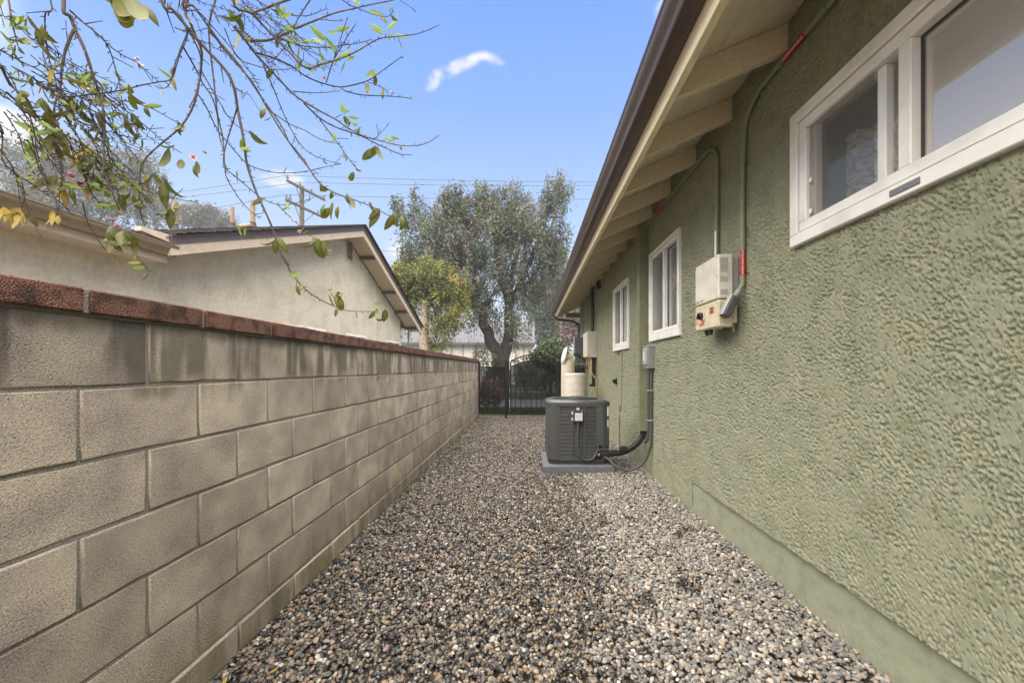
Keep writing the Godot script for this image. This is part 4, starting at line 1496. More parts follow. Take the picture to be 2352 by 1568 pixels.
func build_air_conditioner() -> void:
	var pd := thing("equipment_pad", "blue-grey plastic pad under the air conditioner", "pad", Vector3(0.575, 0, -5.12))
	var pm := MB.new()
	pm.box2(Vector3(0.16, -0.03, -5.545), Vector3(0.993, 0.070, -4.72), 0.012)
	part(pm, "slab", M.pad, pd)
	var x0 := 0.215
	var x1 := 0.945
	var zf := -4.79
	var zb := -5.52
	var ac := thing("air_conditioner", "dark grey outdoor air conditioner with louvred sides on its pad", "air conditioner", Vector3(0.58, 0.07, -5.155))
	var y0 := 0.075
	var yt := 0.79
	var base := MB.new()
	slab(base, rounded(x0 + 0.012, x1 - 0.012, zb + 0.012, zf - 0.012, 0.09), 0.0705, 0.125)
	part(base, "base_pan", M.ac_dark, ac)
	var coil := MB.new()
	slab(coil, rounded(x0 + 0.032, x1 - 0.032, zb + 0.032, zf - 0.032, 0.08), 0.126, 0.735)
	part(coil, "coil", M.coil, ac)
	# corner posts and panels
	var ol := rounded(x0, x1, zb, zf, 0.095, 8)
	var panel := func(mb: MB, i0: int, i1: int, ya: float, yb: float) -> void:
		for i in range(i0, i1):
			var a: Vector2 = ol[i % ol.size()]
			var b: Vector2 = ol[(i + 1) % ol.size()]
			var n := Vector3(b.y - a.y, 0, -(b.x - a.x)).normalized()
			mb.quad(Vector3(a.x, ya, a.y), Vector3(b.x, ya, b.y), Vector3(b.x, yb, b.y), Vector3(a.x, yb, a.y), n)
	for c in 4:
		var cn := MB.new()
		panel.call(cn, c * 9, c * 9 + 8, 0.12, 0.745)
		part(cn, "corner_post", M.ac_paint, ac)
	# flat strip beside the front left corner, and the ribs
	var strip := MB.new()
	strip.box2(Vector3(x0 + 0.093, 0.12, zf - 0.012), Vector3(x0 + 0.145, 0.745, zf), 0.002)
	part(strip, "side_strip", M.ac_paint, ac)
	var lv := MB.new()
	var fx0 := x0 + 0.146
	var fx1 := 0.775
	for k in 38:
		var y := 0.135 + 0.0157 * k
		lv.bar(Vector3(fx0, y, zf - 0.008), Vector3(fx1, y, zf - 0.008), 0.010, 0.0075, Vector3(0, 1, -0.6))
		lv.bar(Vector3(x0 + 0.008, y, zf - 0.097), Vector3(x0 + 0.008, y, zb + 0.097), 0.010, 0.0075, Vector3(0.6, 1, 0))
		lv.bar(Vector3(x1 - 0.008, y, zf - 0.097), Vector3(x1 - 0.008, y, zb + 0.097), 0.010, 0.0075, Vector3(-0.6, 1, 0))
	var lo := part(lv, "louvre", M.ac_paint, ac)
	lo.set_meta("kind", "stuff")
	for x in [0.505, 0.645]:
		var rb := MB.new()
		rb.box2(Vector3(x - 0.011, 0.127, zf - 0.012), Vector3(x + 0.011, 0.744, zf + 0.003), 0.003)
		part(rb, "rib", M.ac_paint, ac)
	var side := MB.new()
	side.box2(Vector3(x0 - 0.002, 0.127, -5.175), Vector3(x0 + 0.012, 0.744, -5.145), 0.003)
	part(side, "rib", M.ac_paint, ac)
	var frl := MB.new()
	frl.box2(Vector3(fx0, 0.1155, zf - 0.014), Vector3(fx1, 0.131, zf + 0.001), 0.002)
	frl.box2(Vector3(fx0, 0.7315, zf - 0.014), Vector3(fx1, 0.745, zf + 0.001), 0.002)
	part(frl, "rail", M.ac_paint, ac)
	var cp := MB.new()
	cp.box2(Vector3(0.777, 0.285, zf - 0.03), Vector3(0.866, 0.744, zf + 0.006), 0.004)
	cp.box2(Vector3(0.8665, 0.285, zf - 0.06), Vector3(0.930, 0.744, zf - 0.022), 0.006)
	part(cp, "service_panel", M.ac_paint, ac)
	var rs := MB.new()
	rs.box2(Vector3(0.777, 0.127, zf - 0.06), Vector3(0.925, 0.284, zf - 0.045))
	part(rs, "service_recess", M.ac_dark, ac)
	var lb := MB.new()
	lb.has_uv = true
	lb.quad_uv(Vector3(0.872, 0.63, zf - 0.0215), Vector3(0.926, 0.63, zf - 0.0215), Vector3(0.926, 0.738, zf - 0.0215), Vector3(0.872, 0.738, zf - 0.0215), Vector3(0, 0, 1))
	part(lb, "rating_label", print_mat("rating", Color(0.72, 0.74, 0.62), Color(0.35, 0.38, 0.3), 31, 18, 30), ac)
	var lb2 := MB.new()
	lb2.has_uv = true
	lb2.quad_uv(Vector3(0.905, 0.50, zf - 0.0212), Vector3(0.927, 0.50, zf - 0.0212), Vector3(0.927, 0.585, zf - 0.0212), Vector3(0.905, 0.585, zf - 0.0212), Vector3(0, 0, 1))
	part(lb2, "rating_label", print_mat("wiring", Color(0.45, 0.5, 0.52), Color(0.2, 0.22, 0.24), 32, 8, 20), ac)
	# top
	var top := MB.new()
	slab(top, rounded(x0 - 0.008, x1 + 0.008, zb - 0.008, zf + 0.008, 0.10, 10), 0.7455, 0.782)
	part(top, "top_skirt", M.ac_paint, ac)
	var rim := MB.new()
	# rounded shoulder lofted from the skirt to the fan opening
	var prevr := []
	var c := Vector2((x0 + x1) * 0.5, (zf + zb) * 0.5)
	for s in 6:
		var u := s / 5.0
		var sq := rounded(x0 - 0.006 + 0.05 * u, x1 + 0.006 - 0.05 * u, zb - 0.006 + 0.05 * u, zf + 0.006 - 0.05 * u, 0.10 + 0.18 * u, 10)
		var yy := 0.782 + 0.030 * sin(u * PI * 0.5)
		var rr := []
		for p in sq:
			var out_dir := (Vector2(p) - c).normalized()
			rr.append(rim.vtx(Vector3(p.x, yy, p.y), Vector3(out_dir.x * cos(u * PI * 0.5), sin(u * PI * 0.5) + 0.15, out_dir.y * cos(u * PI * 0.5))))
		if prevr:
			for i in rr.size():
				var j := (i + 1) % rr.size()
				rim.face(prevr[i], prevr[j], rr[j])
				rim.face(prevr[i], rr[j], rr[i])
		prevr = rr
	var inner := []
	for i in prevr.size():
		var p: Vector3 = rim.v[prevr[i]]
		var dv := Vector2(p.x - c.x, p.z - c.y).normalized() * 0.27
		inner.append(rim.vtx(Vector3(c.x + dv.x, 0.806, c.y + dv.y), Vector3.UP))
	for i in inner.size():
		var j := (i + 1) % inner.size()
		rim.face(prevr[i], prevr[j], inner[j])
		rim.face(prevr[i], inner[j], inner[i])
	part(rim, "top_rim", M.ac_rim, ac)
	var well := MB.new()
	well.t = Transform3D(Basis(), Vector3(c.x, 0, c.y))
	well.lathe([Vector2(0.0, 0.742), Vector2(0.27, 0.742), Vector2(0.27, 0.806)], 32)
	part(well, "fan_well", M.ac_dark, ac)
	var fg := MB.new()
	for k in 9:
		var r := 0.065 + 0.026 * k
		var pts := []
		for i in 33:
			var a := TAU * i / 32.0
			pts.append(Vector3(c.x + cos(a) * r, 0.811 + 0.016 * (1.0 - r / 0.28), c.y + sin(a) * r))
		fg.tube(pts, 0.0026, 4, false)
	for k in 16:
		var a := TAU * k / 16.0
		fg.tube([Vector3(c.x + cos(a) * 0.05, 0.825, c.y + sin(a) * 0.05), Vector3(c.x + cos(a) * 0.285, 0.808, c.y + sin(a) * 0.285)], 0.003, 4)
	part(fg, "fan_guard", M.ac_dark, ac)
	var hub := MB.new()
	hub.t = Transform3D(Basis(), Vector3(c.x, 0, c.y))
	hub.lathe([Vector2(0.085, 0.822), Vector2(0.083, 0.833), Vector2(0.05, 0.838), Vector2(0.0, 0.839)], 24)
	part(hub, "hub_cap", M.ac_rim, ac)
	# surge protector box screwed to the louvres
	var sp := thing("surge_protector", "small grey box with a white label on the air conditioner's front", "box", Vector3(0.565, 0.57, zf))
	var sb := MB.new()
	sb.box2(Vector3(0.512, 0.565, zf + 0.004), Vector3(0.620, 0.700, zf + 0.055), 0.006)
	part(sb, "case", M.ac_dark, sp)
	var sl := MB.new()
	sl.quad_uv(Vector3(0.526, 0.583, zf + 0.0565), Vector3(0.612, 0.583, zf + 0.0565), Vector3(0.612, 0.670, zf + 0.0565), Vector3(0.526, 0.670, zf + 0.0565), Vector3(0, 0, 1))
	part(sl, "print", print_mat("surge", Color(0.66, 0.67, 0.70), Color(0.2, 0.2, 0.22), 33, 22, 24), sp)
	var sr := MB.new()
	sr.box2(Vector3(0.550, 0.7005, zf + 0.004), Vector3(0.582, 0.727, zf + 0.008), 0.001)
	for y in [0.665, 0.595]:
		sr.box2(Vector3(0.492, y - 0.018, zf + 0.004), Vector3(0.5115, y + 0.018, zf + 0.008), 0.001)
	part(sr, "mounting_ear", M.cream_enamel, sp)
	var led := MB.new()
	led.box(Vector3(0.605, 0.686, zf + 0.056), Vector3(0.008, 0.008, 0.004))
	part(led, "indicator", M.white_print, sp)
	var wp := MB.new()
	wp.tube(smooth([Vector3(0.565, 0.565, zf + 0.03), Vector3(0.563, 0.46, zf + 0.03), Vector3(0.560, 0.28, zf + 0.035), Vector3(0.585, 0.17, zf + 0.035), Vector3(0.655, 0.128, zf + 0.03), Vector3(0.735, 0.14, zf + 0.02), Vector3(0.785, 0.21, zf - 0.005), Vector3(0.80, 0.285, zf - 0.01)], 6), 0.0125, 8)
	wp.tube([Vector3(0.565, 0.55, zf + 0.03), Vector3(0.565, 0.575, zf + 0.03)], 0.017, 8)
	part(wp, "whip", M.grey_whip, sp)
	# refrigerant lines
	var ln := thing("refrigerant_line", "black insulated refrigerant pipe from chase to air conditioner", "pipe", Vector3(1.1, 0.2, -4.78))
	var lm := MB.new()
	lm.tube(smooth([Vector3(1.32, 0.50, -4.775), Vector3(1.31, 0.40, -4.78), Vector3(1.24, 0.30, -4.79), Vector3(1.13, 0.225, -4.80), Vector3(1.0, 0.195, -4.81), Vector3(0.82, 0.185, zf - 0.02)], 6), 0.034, 10)
	part(lm, "insulation", M.black_rubber, ln)
	var lk := MB.new()
	lk.box(Vector3(1.085, 0.258, -4.765), Vector3(0.085, 0.06, 0.05), 0.012)
	part(lk, "tape_wrap", M.black_plastic, ln)
	var lc := MB.new()
	lc.tube([Vector3(0.795, 0.235, zf - 0.03), Vector3(0.83, 0.235, zf - 0.02)], 0.016, 8)
	lc.tube([Vector3(0.79, 0.175, zf - 0.03), Vector3(0.83, 0.18, zf - 0.015)], 0.018, 8)
	part(lc, "valve", M.copper, ln)
	var thin := MB.new()
	thin.tube(smooth([Vector3(0.80, 0.245, zf + 0.0), Vector3(0.95, 0.245, -4.77), Vector3(1.08, 0.24, -4.76), Vector3(1.2, 0.29, -4.76), Vector3(1.30, 0.42, -4.765)], 5), 0.006, 6)
	part(thin, "control_wire", M.grey_whip, ln)

# a printed label: short bars of ink on a ground colour, too small to read in the photograph
func print_mat(called: String, ground: Color, ink: Color, sd: int, lines: int, words: int) -> StandardMaterial3D:
	var im := Image.create(96, 96, false, Image.FORMAT_RGB8)
	im.fill(ground.linear_to_srgb())
	var r := RandomNumberGenerator.new()
	r.seed = sd
	for i in lines:
		var y := 5 + int(86.0 * i / lines)
		var x := 6
		while x < 86:
			var w := r.randi_range(3, 14)
			if r.randf() < 0.6:
				im.fill_rect(Rect2i(x, y, mini(w, 90 - x), 2), ink.linear_to_srgb())
			x += w + 2
	var m := StandardMaterial3D.new()
	m.resource_name = called
	m.albedo_texture = ImageTexture.create_from_image(im)
	m.roughness = 0.6
	return m

# ------------------------------------------------------------------ inverter
func build_inverter() -> void:
	var v := thing("solar_inverter", "white solar inverter with a cream switch box on the green wall", "inverter", Vector3(1.3, 1.45, -2.85))
	var df := 3.035
	var dn := 2.665
	var top := MB.new()
	top.box2(Vector3(1.219, 1.632, -df), Vector3(1.318, 1.918, -dn), 0.008)
	part(top, "housing", M.white_enamel, v)
	var sink := MB.new()
	sink.box2(Vector3(1.3185, 1.66, -df + 0.02), Vector3(1.362, 1.905, -dn - 0.02), 0.003)
	for k in 12:
		sink.box2(Vector3(1.3185, 1.668, -df + 0.03 + 0.027 * k), Vector3(1.366, 1.90, -df + 0.034 + 0.027 * k))
	part(sink, "heat_sink", M.heat_sink, v)
	var low := MB.new()
	low.box2(Vector3(1.219, 1.448, -df), Vector3(1.317, 1.624, -dn), 0.008)
	low.box2(Vector3(1.3175, 1.475, -df + 0.01), Vector3(1.348, 1.60, -dn - 0.006), 0.006)
	part(low, "switch_box", M.cream_enamel, v)
	var gap := MB.new()
	gap.box2(Vector3(1.235, 1.622, -df + 0.015), Vector3(1.31, 1.634, -dn - 0.015))
	part(gap, "joint", M.seal, v)
	var sw := MB.new()
	for y in [1.65, 1.775, 1.90, 1.465, 1.605]:
		for d in [df - 0.014, dn + 0.014]:
			sw.t = Transform3D(Basis(Vector3(0, 0, 1), PI * 0.5), Vector3(1.2186, y, -d))
			sw.lathe([Vector2(0.0, 0.002), Vector2(0.004, 0.0015), Vector2(0.0045, -0.001)], 8)
	part(sw, "screw", M.seal, v)
	# rotary switch
	var pl := MB.new()
	pl.box(Vector3(1.214, 1.545, -2.895), Vector3(0.010, 0.062, 0.062), 0.003)
	var plate := part(pl, "switch_plate", M.cream_enamel, v)
	var kn := MB.new()
	kn.t = Transform3D(Basis(Vector3(0, 0, 1), PI * 0.5), Vector3(1.209, 1.545, -2.895))
	kn.lathe([Vector2(0.026, 0.0), Vector2(0.026, 0.016), Vector2(0.022, 0.020), Vector2(0.0, 0.020)], 18)
	kn.t = Transform3D(Basis(Vector3.RIGHT, 0.5), Vector3(1.183, 1.545, -2.895))
	kn.box(Vector3.ZERO, Vector3(0.016, 0.046, 0.012), 0.003)
	part(kn, "switch_knob", M.black_plastic, plate)
	# stickers
	for q in [[1.2182, 2.73, 2.70 + 0.09, 1.545, 1.59, "warning", Color(0.33, 0.03, 0.06), Color(0.75, 0.55, 0.55)], [1.2182, 2.875, 2.955, 1.478, 1.502, "notice", Color(0.60, 0.12, 0.06), Color(0.8, 0.6, 0.5)], [1.2182, 2.972, 3.026, 1.492, 1.565, "hazard", Color(0.68, 0.30, 0.26), Color(0.7, 0.08, 0.06)]]:
		var st := MB.new()
		st.quad_uv(Vector3(q[0], q[3], -q[2]), Vector3(q[0], q[3], -q[1]), Vector3(q[0], q[4], -q[1]), Vector3(q[0], q[4], -q[2]), Vector3(-1, 0, 0))
		part(st, "sticker", print_mat(q[5], q[6], q[7], 50 + int(q[2] * 100), 8, 10), v)
	for q in [[1.232, 1.284, 1.80, 1.895, "rating_plate", 14], [1.232, 1.284, 1.738, 1.772, "note_plate", 5], [1.234, 1.284, 1.655, 1.69, "code_plate", 8]]:
		var st := MB.new()
		st.quad_uv(Vector3(q[0], q[2], -dn + 0.0012), Vector3(q[1], q[2], -dn + 0.0012), Vector3(q[1], q[3], -dn + 0.0012), Vector3(q[0], q[3], -dn + 0.0012), Vector3(0, 0, 1))
		part(st, "sticker", print_mat(q[4], Color(0.42, 0.42, 0.38), Color(0.14, 0.14, 0.14), 70 + int(q[5]), q[5], 10), v)
	# maker's mark low on the cover: an orange word and a pale green one
	var mk := MB.new()
	mk.box2(Vector3(1.2180, 1.648, -3.01), Vector3(1.2188, 1.660, -2.965))
	part(mk, "maker_mark", M.vent_paint, v)
	var mk2 := MB.new()
	mk2.box2(Vector3(1.2180, 1.650, -2.945), Vector3(1.2188, 1.660, -2.89))
	part(mk2, "maker_mark", M.grey_box, v)
	# cable glands below
	for d in [2.93, 2.87]:
		var gl := MB.new()
		gl.tube([Vector3(1.26, 1.449, -d), Vector3(1.26, 1.425, -d)], 0.016, 10)
		gl.tube([Vector3(1.26, 1.424, -d), Vector3(1.26, 1.412, -d)], 0.012, 10)
		part(gl, "cable_gland", M.black_plastic, v)
	var gk := MB.new()
	gk.tube([Vector3(1.28, 1.449, -2.70), Vector3(1.28, 1.432, -2.70)], 0.012, 10)
	part(gk, "cable_gland", M.black_plastic, v)
	var br := MB.new()
	br.box2(Vector3(1.322, 1.418, -2.69), Vector3(1.326, 1.474, -2.672))
	part(br, "bracket", M.steel, v)
	var an := MB.new()
	an.tube([Vector3(1.245, 1.917, -2.76), Vector3(1.245, 2.095, -2.76)], 0.0065, 8)
	part(an, "antenna", M.pvc_white, v)
	# conduit body hanging from the riser, fixed to the switch box
	var cb := MB.new()
	var a := Vector3(1.300, 1.632, -2.615)
	var b := Vector3(1.236, 1.505, -2.615)
	cb.bar(a, b, 0.052, 0.062, Vector3(0, 0, 1), 0.008)
	part(cb, "conduit_body", M.grey_dark_box, v)
	var cl := MB.new()
	var off := Vector3(-0.027, 0.014, 0)
	cl.bar(a + off, b + off, 0.006, 0.056, Vector3(0, 0, 1), 0.002)
	part(cl, "cover_plate", M.heat_sink, v)

func text(called: String, words: String, parent: Node3D, xf: Transform3D, size: float, m: Material) -> void:
	var t := TextMesh.new()
	t.text = words
	var f := SystemFont.new()
	f.font_names = PackedStringArray(["Droid Sans"])
	t.font = f
	t.font_size = 32
	t.pixel_size = size / 32.0
	t.depth = 0.001
	var o := MeshInstance3D.new()
	o.name = called
	o.mesh = t
	o.material_override = m
	o.set_surface_override_material(0, m)
	parent.add_child(o, true)
	o.transform = Transform3D(Basis(), -origin[parent]) * xf

# ------------------------------------------------------------------ conduits, boxes, wires on the green wall
func build_wall_fittings() -> void:
	# near conduit: along the eave, then down past the inverter
	var c := thing("conduit", "green painted conduit coming down to the inverter's side with a red warning sleeve", "conduit", Vector3(1.344, 1.65, -2.6))
	var pts := smooth([Vector3(1.346, 2.81, 1.5), Vector3(1.346, 2.81, -1.0), Vector3(1.346, 2.81, -2.30), Vector3(1.346, 2.795, -2.44), Vector3(1.345, 2.73, -2.545), Vector3(1.344, 2.62, -2.585), Vector3(1.344, 2.3, -2.60), Vector3(1.344, 1.76, -2.60), Vector3(1.338, 1.70, -2.605), Vector3(1.318, 1.655, -2.612), Vector3(1.302, 1.63, -2.615)], 6)
	var m := MB.new()
	m.tube(pts, 0.0155, 10)
	part(m, "pipe", M.green_conduit, c)
	for q in [[Vector3(1.346, 2.81, -1.86), Vector3(1.346, 2.81, -1.92)], [Vector3(1.346, 2.81, -2.20), Vector3(1.346, 2.81, -2.24)]]:
		var cp := MB.new()
		cp.tube(q, 0.020, 10)
		part(cp, "coupling", M.green_conduit, c)
	var nut := MB.new()
	nut.tube([Vector3(1.325, 1.668, -2.609), Vector3(1.305, 1.635, -2.614)], 0.021, 10)
	part(nut, "connector", M.grey_box, c)
	var sl := MB.new()
	sl.tube([Vector3(1.344, 1.762, -2.60), Vector3(1.344, 1.925, -2.60)], 0.0168, 12)
	var red := part(sl, "warning_sleeve", M.red_sleeve, c)
	text("lettering", "CAUTION: SOLAR CIRCUIT", red, Transform3D(Basis(Vector3(0, 1, 0), -0.45) * Basis(Vector3(0, 0, 1), PI * 0.5), Vector3(1.3365, 1.843, -2.5846)), 0.0135, M.white_print)
	var sl2 := MB.new()
	sl2.tube([Vector3(1.346, 2.81, -2.01), Vector3(1.346, 2.81, -2.18)], 0.0168, 12)
	var red2 := part(sl2, "warning_sleeve", M.red_sleeve, c)
	text("lettering", "CAUTION: SOLAR CIRCUIT", red2, Transform3D(Basis(Vector3(0, 0, 1), Vector3(-0.7071, 0.7071, 0), Vector3(-0.7071, -0.7071, 0)), Vector3(1.3338, 2.7978, -2.095)), 0.0135, M.white_print)
	# far conduit: from the inverter's top, along under the rafters to the far end
	var c2 := thing("conduit", "green painted conduit running from the inverter's top along under the rafters", "conduit", Vector3(1.345, 1.9, -2.96))
	var pts2 := smooth([Vector3(1.340, 1.91, -2.955), Vector3(1.342, 2.4, -2.955), Vector3(1.344, 2.64, -2.955), Vector3(1.346, 2.74, -2.985), Vector3(1.346, 2.800, -3.07), Vector3(1.346, 2.815, -3.20), Vector3(1.346, 2.815, -4.0), Vector3(1.346, 2.812, -4.70)], 6)
	var m2 := MB.new()
	m2.tube(pts2, 0.0145, 10)
	part(m2, "pipe", M.green_conduit, c2)
	var sl3 := MB.new()
	sl3.tube([Vector3(1.346, 2.815, -4.12), Vector3(1.346, 2.815, -4.36)], 0.0158, 10)
	part(sl3, "warning_sleeve", M.red_sleeve, c2)
	var c3 := thing("conduit", "green painted conduit beyond the boxed chase, ending at a black junction box", "conduit", Vector3(1.345, 2.8, -6.5))
	var m3 := MB.new()
	m3.tube([Vector3(1.346, 2.812, -4.84), Vector3(1.346, 2.80, -8.2)], 0.0145, 8)
	part(m3, "pipe", M.green_conduit, c3)
	var sl4 := MB.new()
	sl4.tube([Vector3(1.346, 2.811, -5.3), Vector3(1.346, 2.810, -5.6)], 0.0158, 10)
	part(sl4, "warning_sleeve", M.red_sleeve, c3)
	var jb := MB.new()
	jb.box2(Vector3(1.29, 2.70, -8.0), Vector3(1.368, 2.84, -7.82), 0.01)
	part(jb, "junction_box", M.black_plastic, c3)
	# disconnect beside the chase
	var dk := thing("disconnect_box", "small grey disconnect switch box with white cover beside the boxed chase", "box", Vector3(1.33, 1.18, -4.57))
	var db := MB.new()
	db.box2(Vector3(1.29, 1.18, -4.66), Vector3(1.368, 1.422, -4.48), 0.005)
	part(db, "case", M.grey_box, dk)
	var dc := MB.new()
	dc.box2(Vector3(1.276, 1.22, -4.645), Vector3(1.2895, 1.405, -4.505), 0.004)
	dc.box2(Vector3(1.284, 1.419, -4.665), Vector3(1.368, 1.429, -4.475), 0.003)
	part(dc, "cover", M.heat_sink, dk)
	var dh := MB.new()
	dh.box2(Vector3(1.268, 1.26, -4.60), Vector3(1.2755, 1.36, -4.56), 0.003)
	part(dh, "handle", M.pvc_white, dk)
	for q in [[1.318, 0.0], [1.345, 1.0]]:
		var x: float = q[0]
		var wh := thing("conduit", ["grey conduit leaving the disconnect box, nearer the chase, ending low on the wall", "grey conduit from the disconnect box curving across the gravel to the air conditioner"][int(q[1])], "conduit", Vector3(x, 0, -4.56))
		var wm := MB.new()
		if q[1] == 0.0:
			wm.tube(smooth([Vector3(x, 1.18, -4.56), Vector3(x, 0.8, -4.56), Vector3(x, 0.44, -4.57), Vector3(x - 0.01, 0.37, -4.60), Vector3(x - 0.02, 0.355, -4.64)], 5), 0.0145, 8)
		else:
			wm.tube(smooth([Vector3(x, 1.18, -4.545), Vector3(x, 0.8, -4.545), Vector3(x, 0.42, -4.55), Vector3(x - 0.015, 0.28, -4.565), Vector3(1.30, 0.17, -4.60), Vector3(1.22, 0.075, -4.63), Vector3(1.10, 0.035, -4.66), Vector3(0.985, 0.075, -4.70), Vector3(0.93, 0.125, -4.76), Vector3(0.87, 0.165, -4.80)], 6), 0.0150, 8)
		part(wm, "pipe", M.grey_whip, wh)
		for y in [0.60, 0.93]:
			var sp := MB.new()
			sp.box2(Vector3(x - 0.018, y, -4.585), Vector3(x + (0.012 if q[1] == 0.0 else 0.025), y + 0.018, -4.529 + 0.001 * q[1]), 0.003)
			part(sp, "strap", M.steel, wh)
	# motion light, wire and small boxes by the far window
	var fl := thing("wall_light", "small black flood light low on the green wall", "lamp", Vector3(1.36, 0.98, -6.43))
	var fm := MB.new()
	fm.box2(Vector3(1.345, 0.93, -6.47), Vector3(1.368, 1.03, -6.39), 0.006)
	part(fm, "plate", M.black_plastic, fl)
	var fh := MB.new()
	fh.t = Transform3D(Basis(Vector3(0, 0, 1), PI * 0.62), Vector3(1.335, 0.985, -6.43))
	fh.lathe([Vector2(0.0, -0.03), Vector2(0.022, -0.028), Vector2(0.035, 0.03), Vector2(0.028, 0.028), Vector2(0.0, 0.01)], 14)
	part(fh, "head", M.black_plastic, fl)
	var wr := thing("phone_wire", "thin dark wire hanging from the small far window to a grey box", "wire", Vector3(1.362, 0.5, -6.05))
	var wm2 := MB.new()
	wm2.tube(smooth([Vector3(1.362, 1.47, -6.35), Vector3(1.350, 1.38, -6.28), Vector3(1.360, 1.46, -6.12), Vector3(1.362, 1.40, -6.05), Vector3(1.362, 1.0, -6.06), Vector3(1.362, 0.62, -6.10), Vector3(1.345, 0.56, -6.14), Vector3(1.362, 0.62, -6.20), Vector3(1.360, 0.52, -6.20)], 6), 0.0045, 5)
	part(wm2, "cable", M.wire, wr)
	var wb := MB.new()
	wb.box2(Vector3(1.335, 0.38, -6.24), Vector3(1.368, 0.51, -6.17), 0.005)
	part(wb, "splice_box", M.grey_box, wr)
	var wc := MB.new()
	wc.tube(smooth([Vector3(1.352, 0.38, -6.205), Vector3(1.352, 0.12, -6.205), Vector3(1.348, 0.04, -6.19), Vector3(1.33, -0.03, -6.17)], 4), 0.0105, 8)
	part(wc, "riser", M.grey_box, wr)
	var vw := MB.new()
	vw.tube([Vector3(1.366, 2.80, -6.62), Vector3(1.366, 1.5, -6.63)], 0.0045, 5)
	single(vw, "coax_wire", M.wire, "thin dark wire running down beside the far window from the eave", "wire", Vector3(1.366, 1.5, -6.63))
	# water heater with its pipes
	var wh := thing("water_heater", "beige tankless water heater cabinet high on the green wall", "water heater", Vector3(1.27, 1.40, -8.57))
	var hb := MB.new()
	hb.box2(Vector3(1.169, 1.40, -8.87), Vector3(1.366, 1.926, -8.27), 0.006)
	part(hb, "cabinet", M.heater_beige, wh)
	var hf := MB.new()
	hf.box2(Vector3(1.160, 1.412, -8.862), Vector3(1.1685, 1.915, -8.278), 0.004)
	part(hf, "door", M.white_enamel, wh)
	for k in 3:
		var em := MB.new()
		em.box2(Vector3(1.235, 1.55 + 0.09 * k, -8.2695), Vector3(1.285, 1.60 + 0.09 * k, -8.2665), 0.001)
		part(em, "embossed_panel", M.heater_beige, wh)
	var fu := MB.new()
	fu.tube([Vector3(1.295, 1.926, -8.42), Vector3(1.295, 2.86, -8.42)], 0.036, 12)
	part(fu, "flue", M.black_plastic, wh)
	var fu2 := MB.new()
	fu2.tube(smooth([Vector3(1.30, 1.40, -8.40), Vector3(1.31, 1.28, -8.40), Vector3(1.31, 1.05, -8.40), Vector3(1.31, 0.82, -8.40)], 4), 0.035, 10)
	fu2.box(Vector3(1.29, 0.84, -8.40), Vector3(0.12, 0.05, 0.05), 0.01)
	part(fu2, "drain_pipe", M.black_plastic, wh)
	var gp := MB.new()
	gp.tube([Vector3(1.22, 1.40, -8.35), Vector3(1.22, 1.33, -8.35), Vector3(1.25, 1.27, -8.37)], 0.013, 8)
	gp.tube([Vector3(1.20, 1.40, -8.55), Vector3(1.19, 1.30, -8.5), Vector3(1.23, 1.22, -8.42)], 0.013, 8)
	part(gp, "valve", M.copper, wh)
	var hs := thing("gas_hose", "yellow flexible gas hose curving down the green wall below the water heater", "hose", Vector3(1.33, 0.7, -8.2))
	var hm := MB.new()
	hm.tube(smooth([Vector3(1.255, 1.33, -8.30), Vector3(1.245, 1.22, -8.28), Vector3(1.25, 1.10, -8.26), Vector3(1.29, 1.03, -8.25), Vector3(1.33, 0.98, -8.24), Vector3(1.345, 0.88, -8.24), Vector3(1.345, 0.6, -8.24)], 6), 0.013, 8)
	part(hm, "tube", M.yellow_hose, hs)
	var hp := MB.new()
	hp.tube([Vector3(1.345, 0.60, -8.24), Vector3(1.345, -0.03, -8.24)], 0.016, 8)
	part(hp, "riser", M.green_conduit, hs)
	var meter := thing("meter_panel", "tall grey electric meter panel behind the beige water heater", "panel", Vector3(1.2, 1.32, -9.66))
	var mp := MB.new()
	mp.box2(Vector3(1.06, 1.52, -9.80), Vector3(1.366, 1.895, -9.55), 0.008)
	mp.box2(Vector3(1.075, 1.32, -9.79), Vector3(1.366, 1.5195, -9.56), 0.008)
	part(mp, "cabinet", M.grey_dark_box, meter)
	var mf := MB.new()
	mf.box2(Vector3(1.050, 1.535, -9.79), Vector3(1.0595, 1.885, -9.56), 0.003)
	part(mf, "door", M.grey_box, meter)
	var mm := MB.new()
	for x in [1.15, 1.21, 1.27]:
		mm.tube(smooth([Vector3(x, 1.33, -9.6), Vector3(x + 0.02, 1.25, -9.55), Vector3(x - 0.01, 1.17, -9.58), Vector3(x, 0.2, -9.6)], 4), 0.02, 8)
	mm.box(Vector3(1.2, 1.19, -9.56), Vector3(0.2, 0.06, 0.08), 0.01)
	part(mm, "pipes", M.black_plastic, meter)
	for x in [9.1, 9.4, 10.3]:
		var rc := MB.new()
		rc.tube([Vector3(1.355, 2.82, -x), Vector3(1.355, 1.6, -x)], 0.012, 6)
		single(rc, "conduit", M.green_conduit, {9.1: "thin green riser on the wall just past the black flue", 9.4: "thin green riser on the wall above the meter panel", 10.3: "thin green riser farthest along the wall, beyond the fence"}[x], "conduit", Vector3(1.355, 1.6, -x))

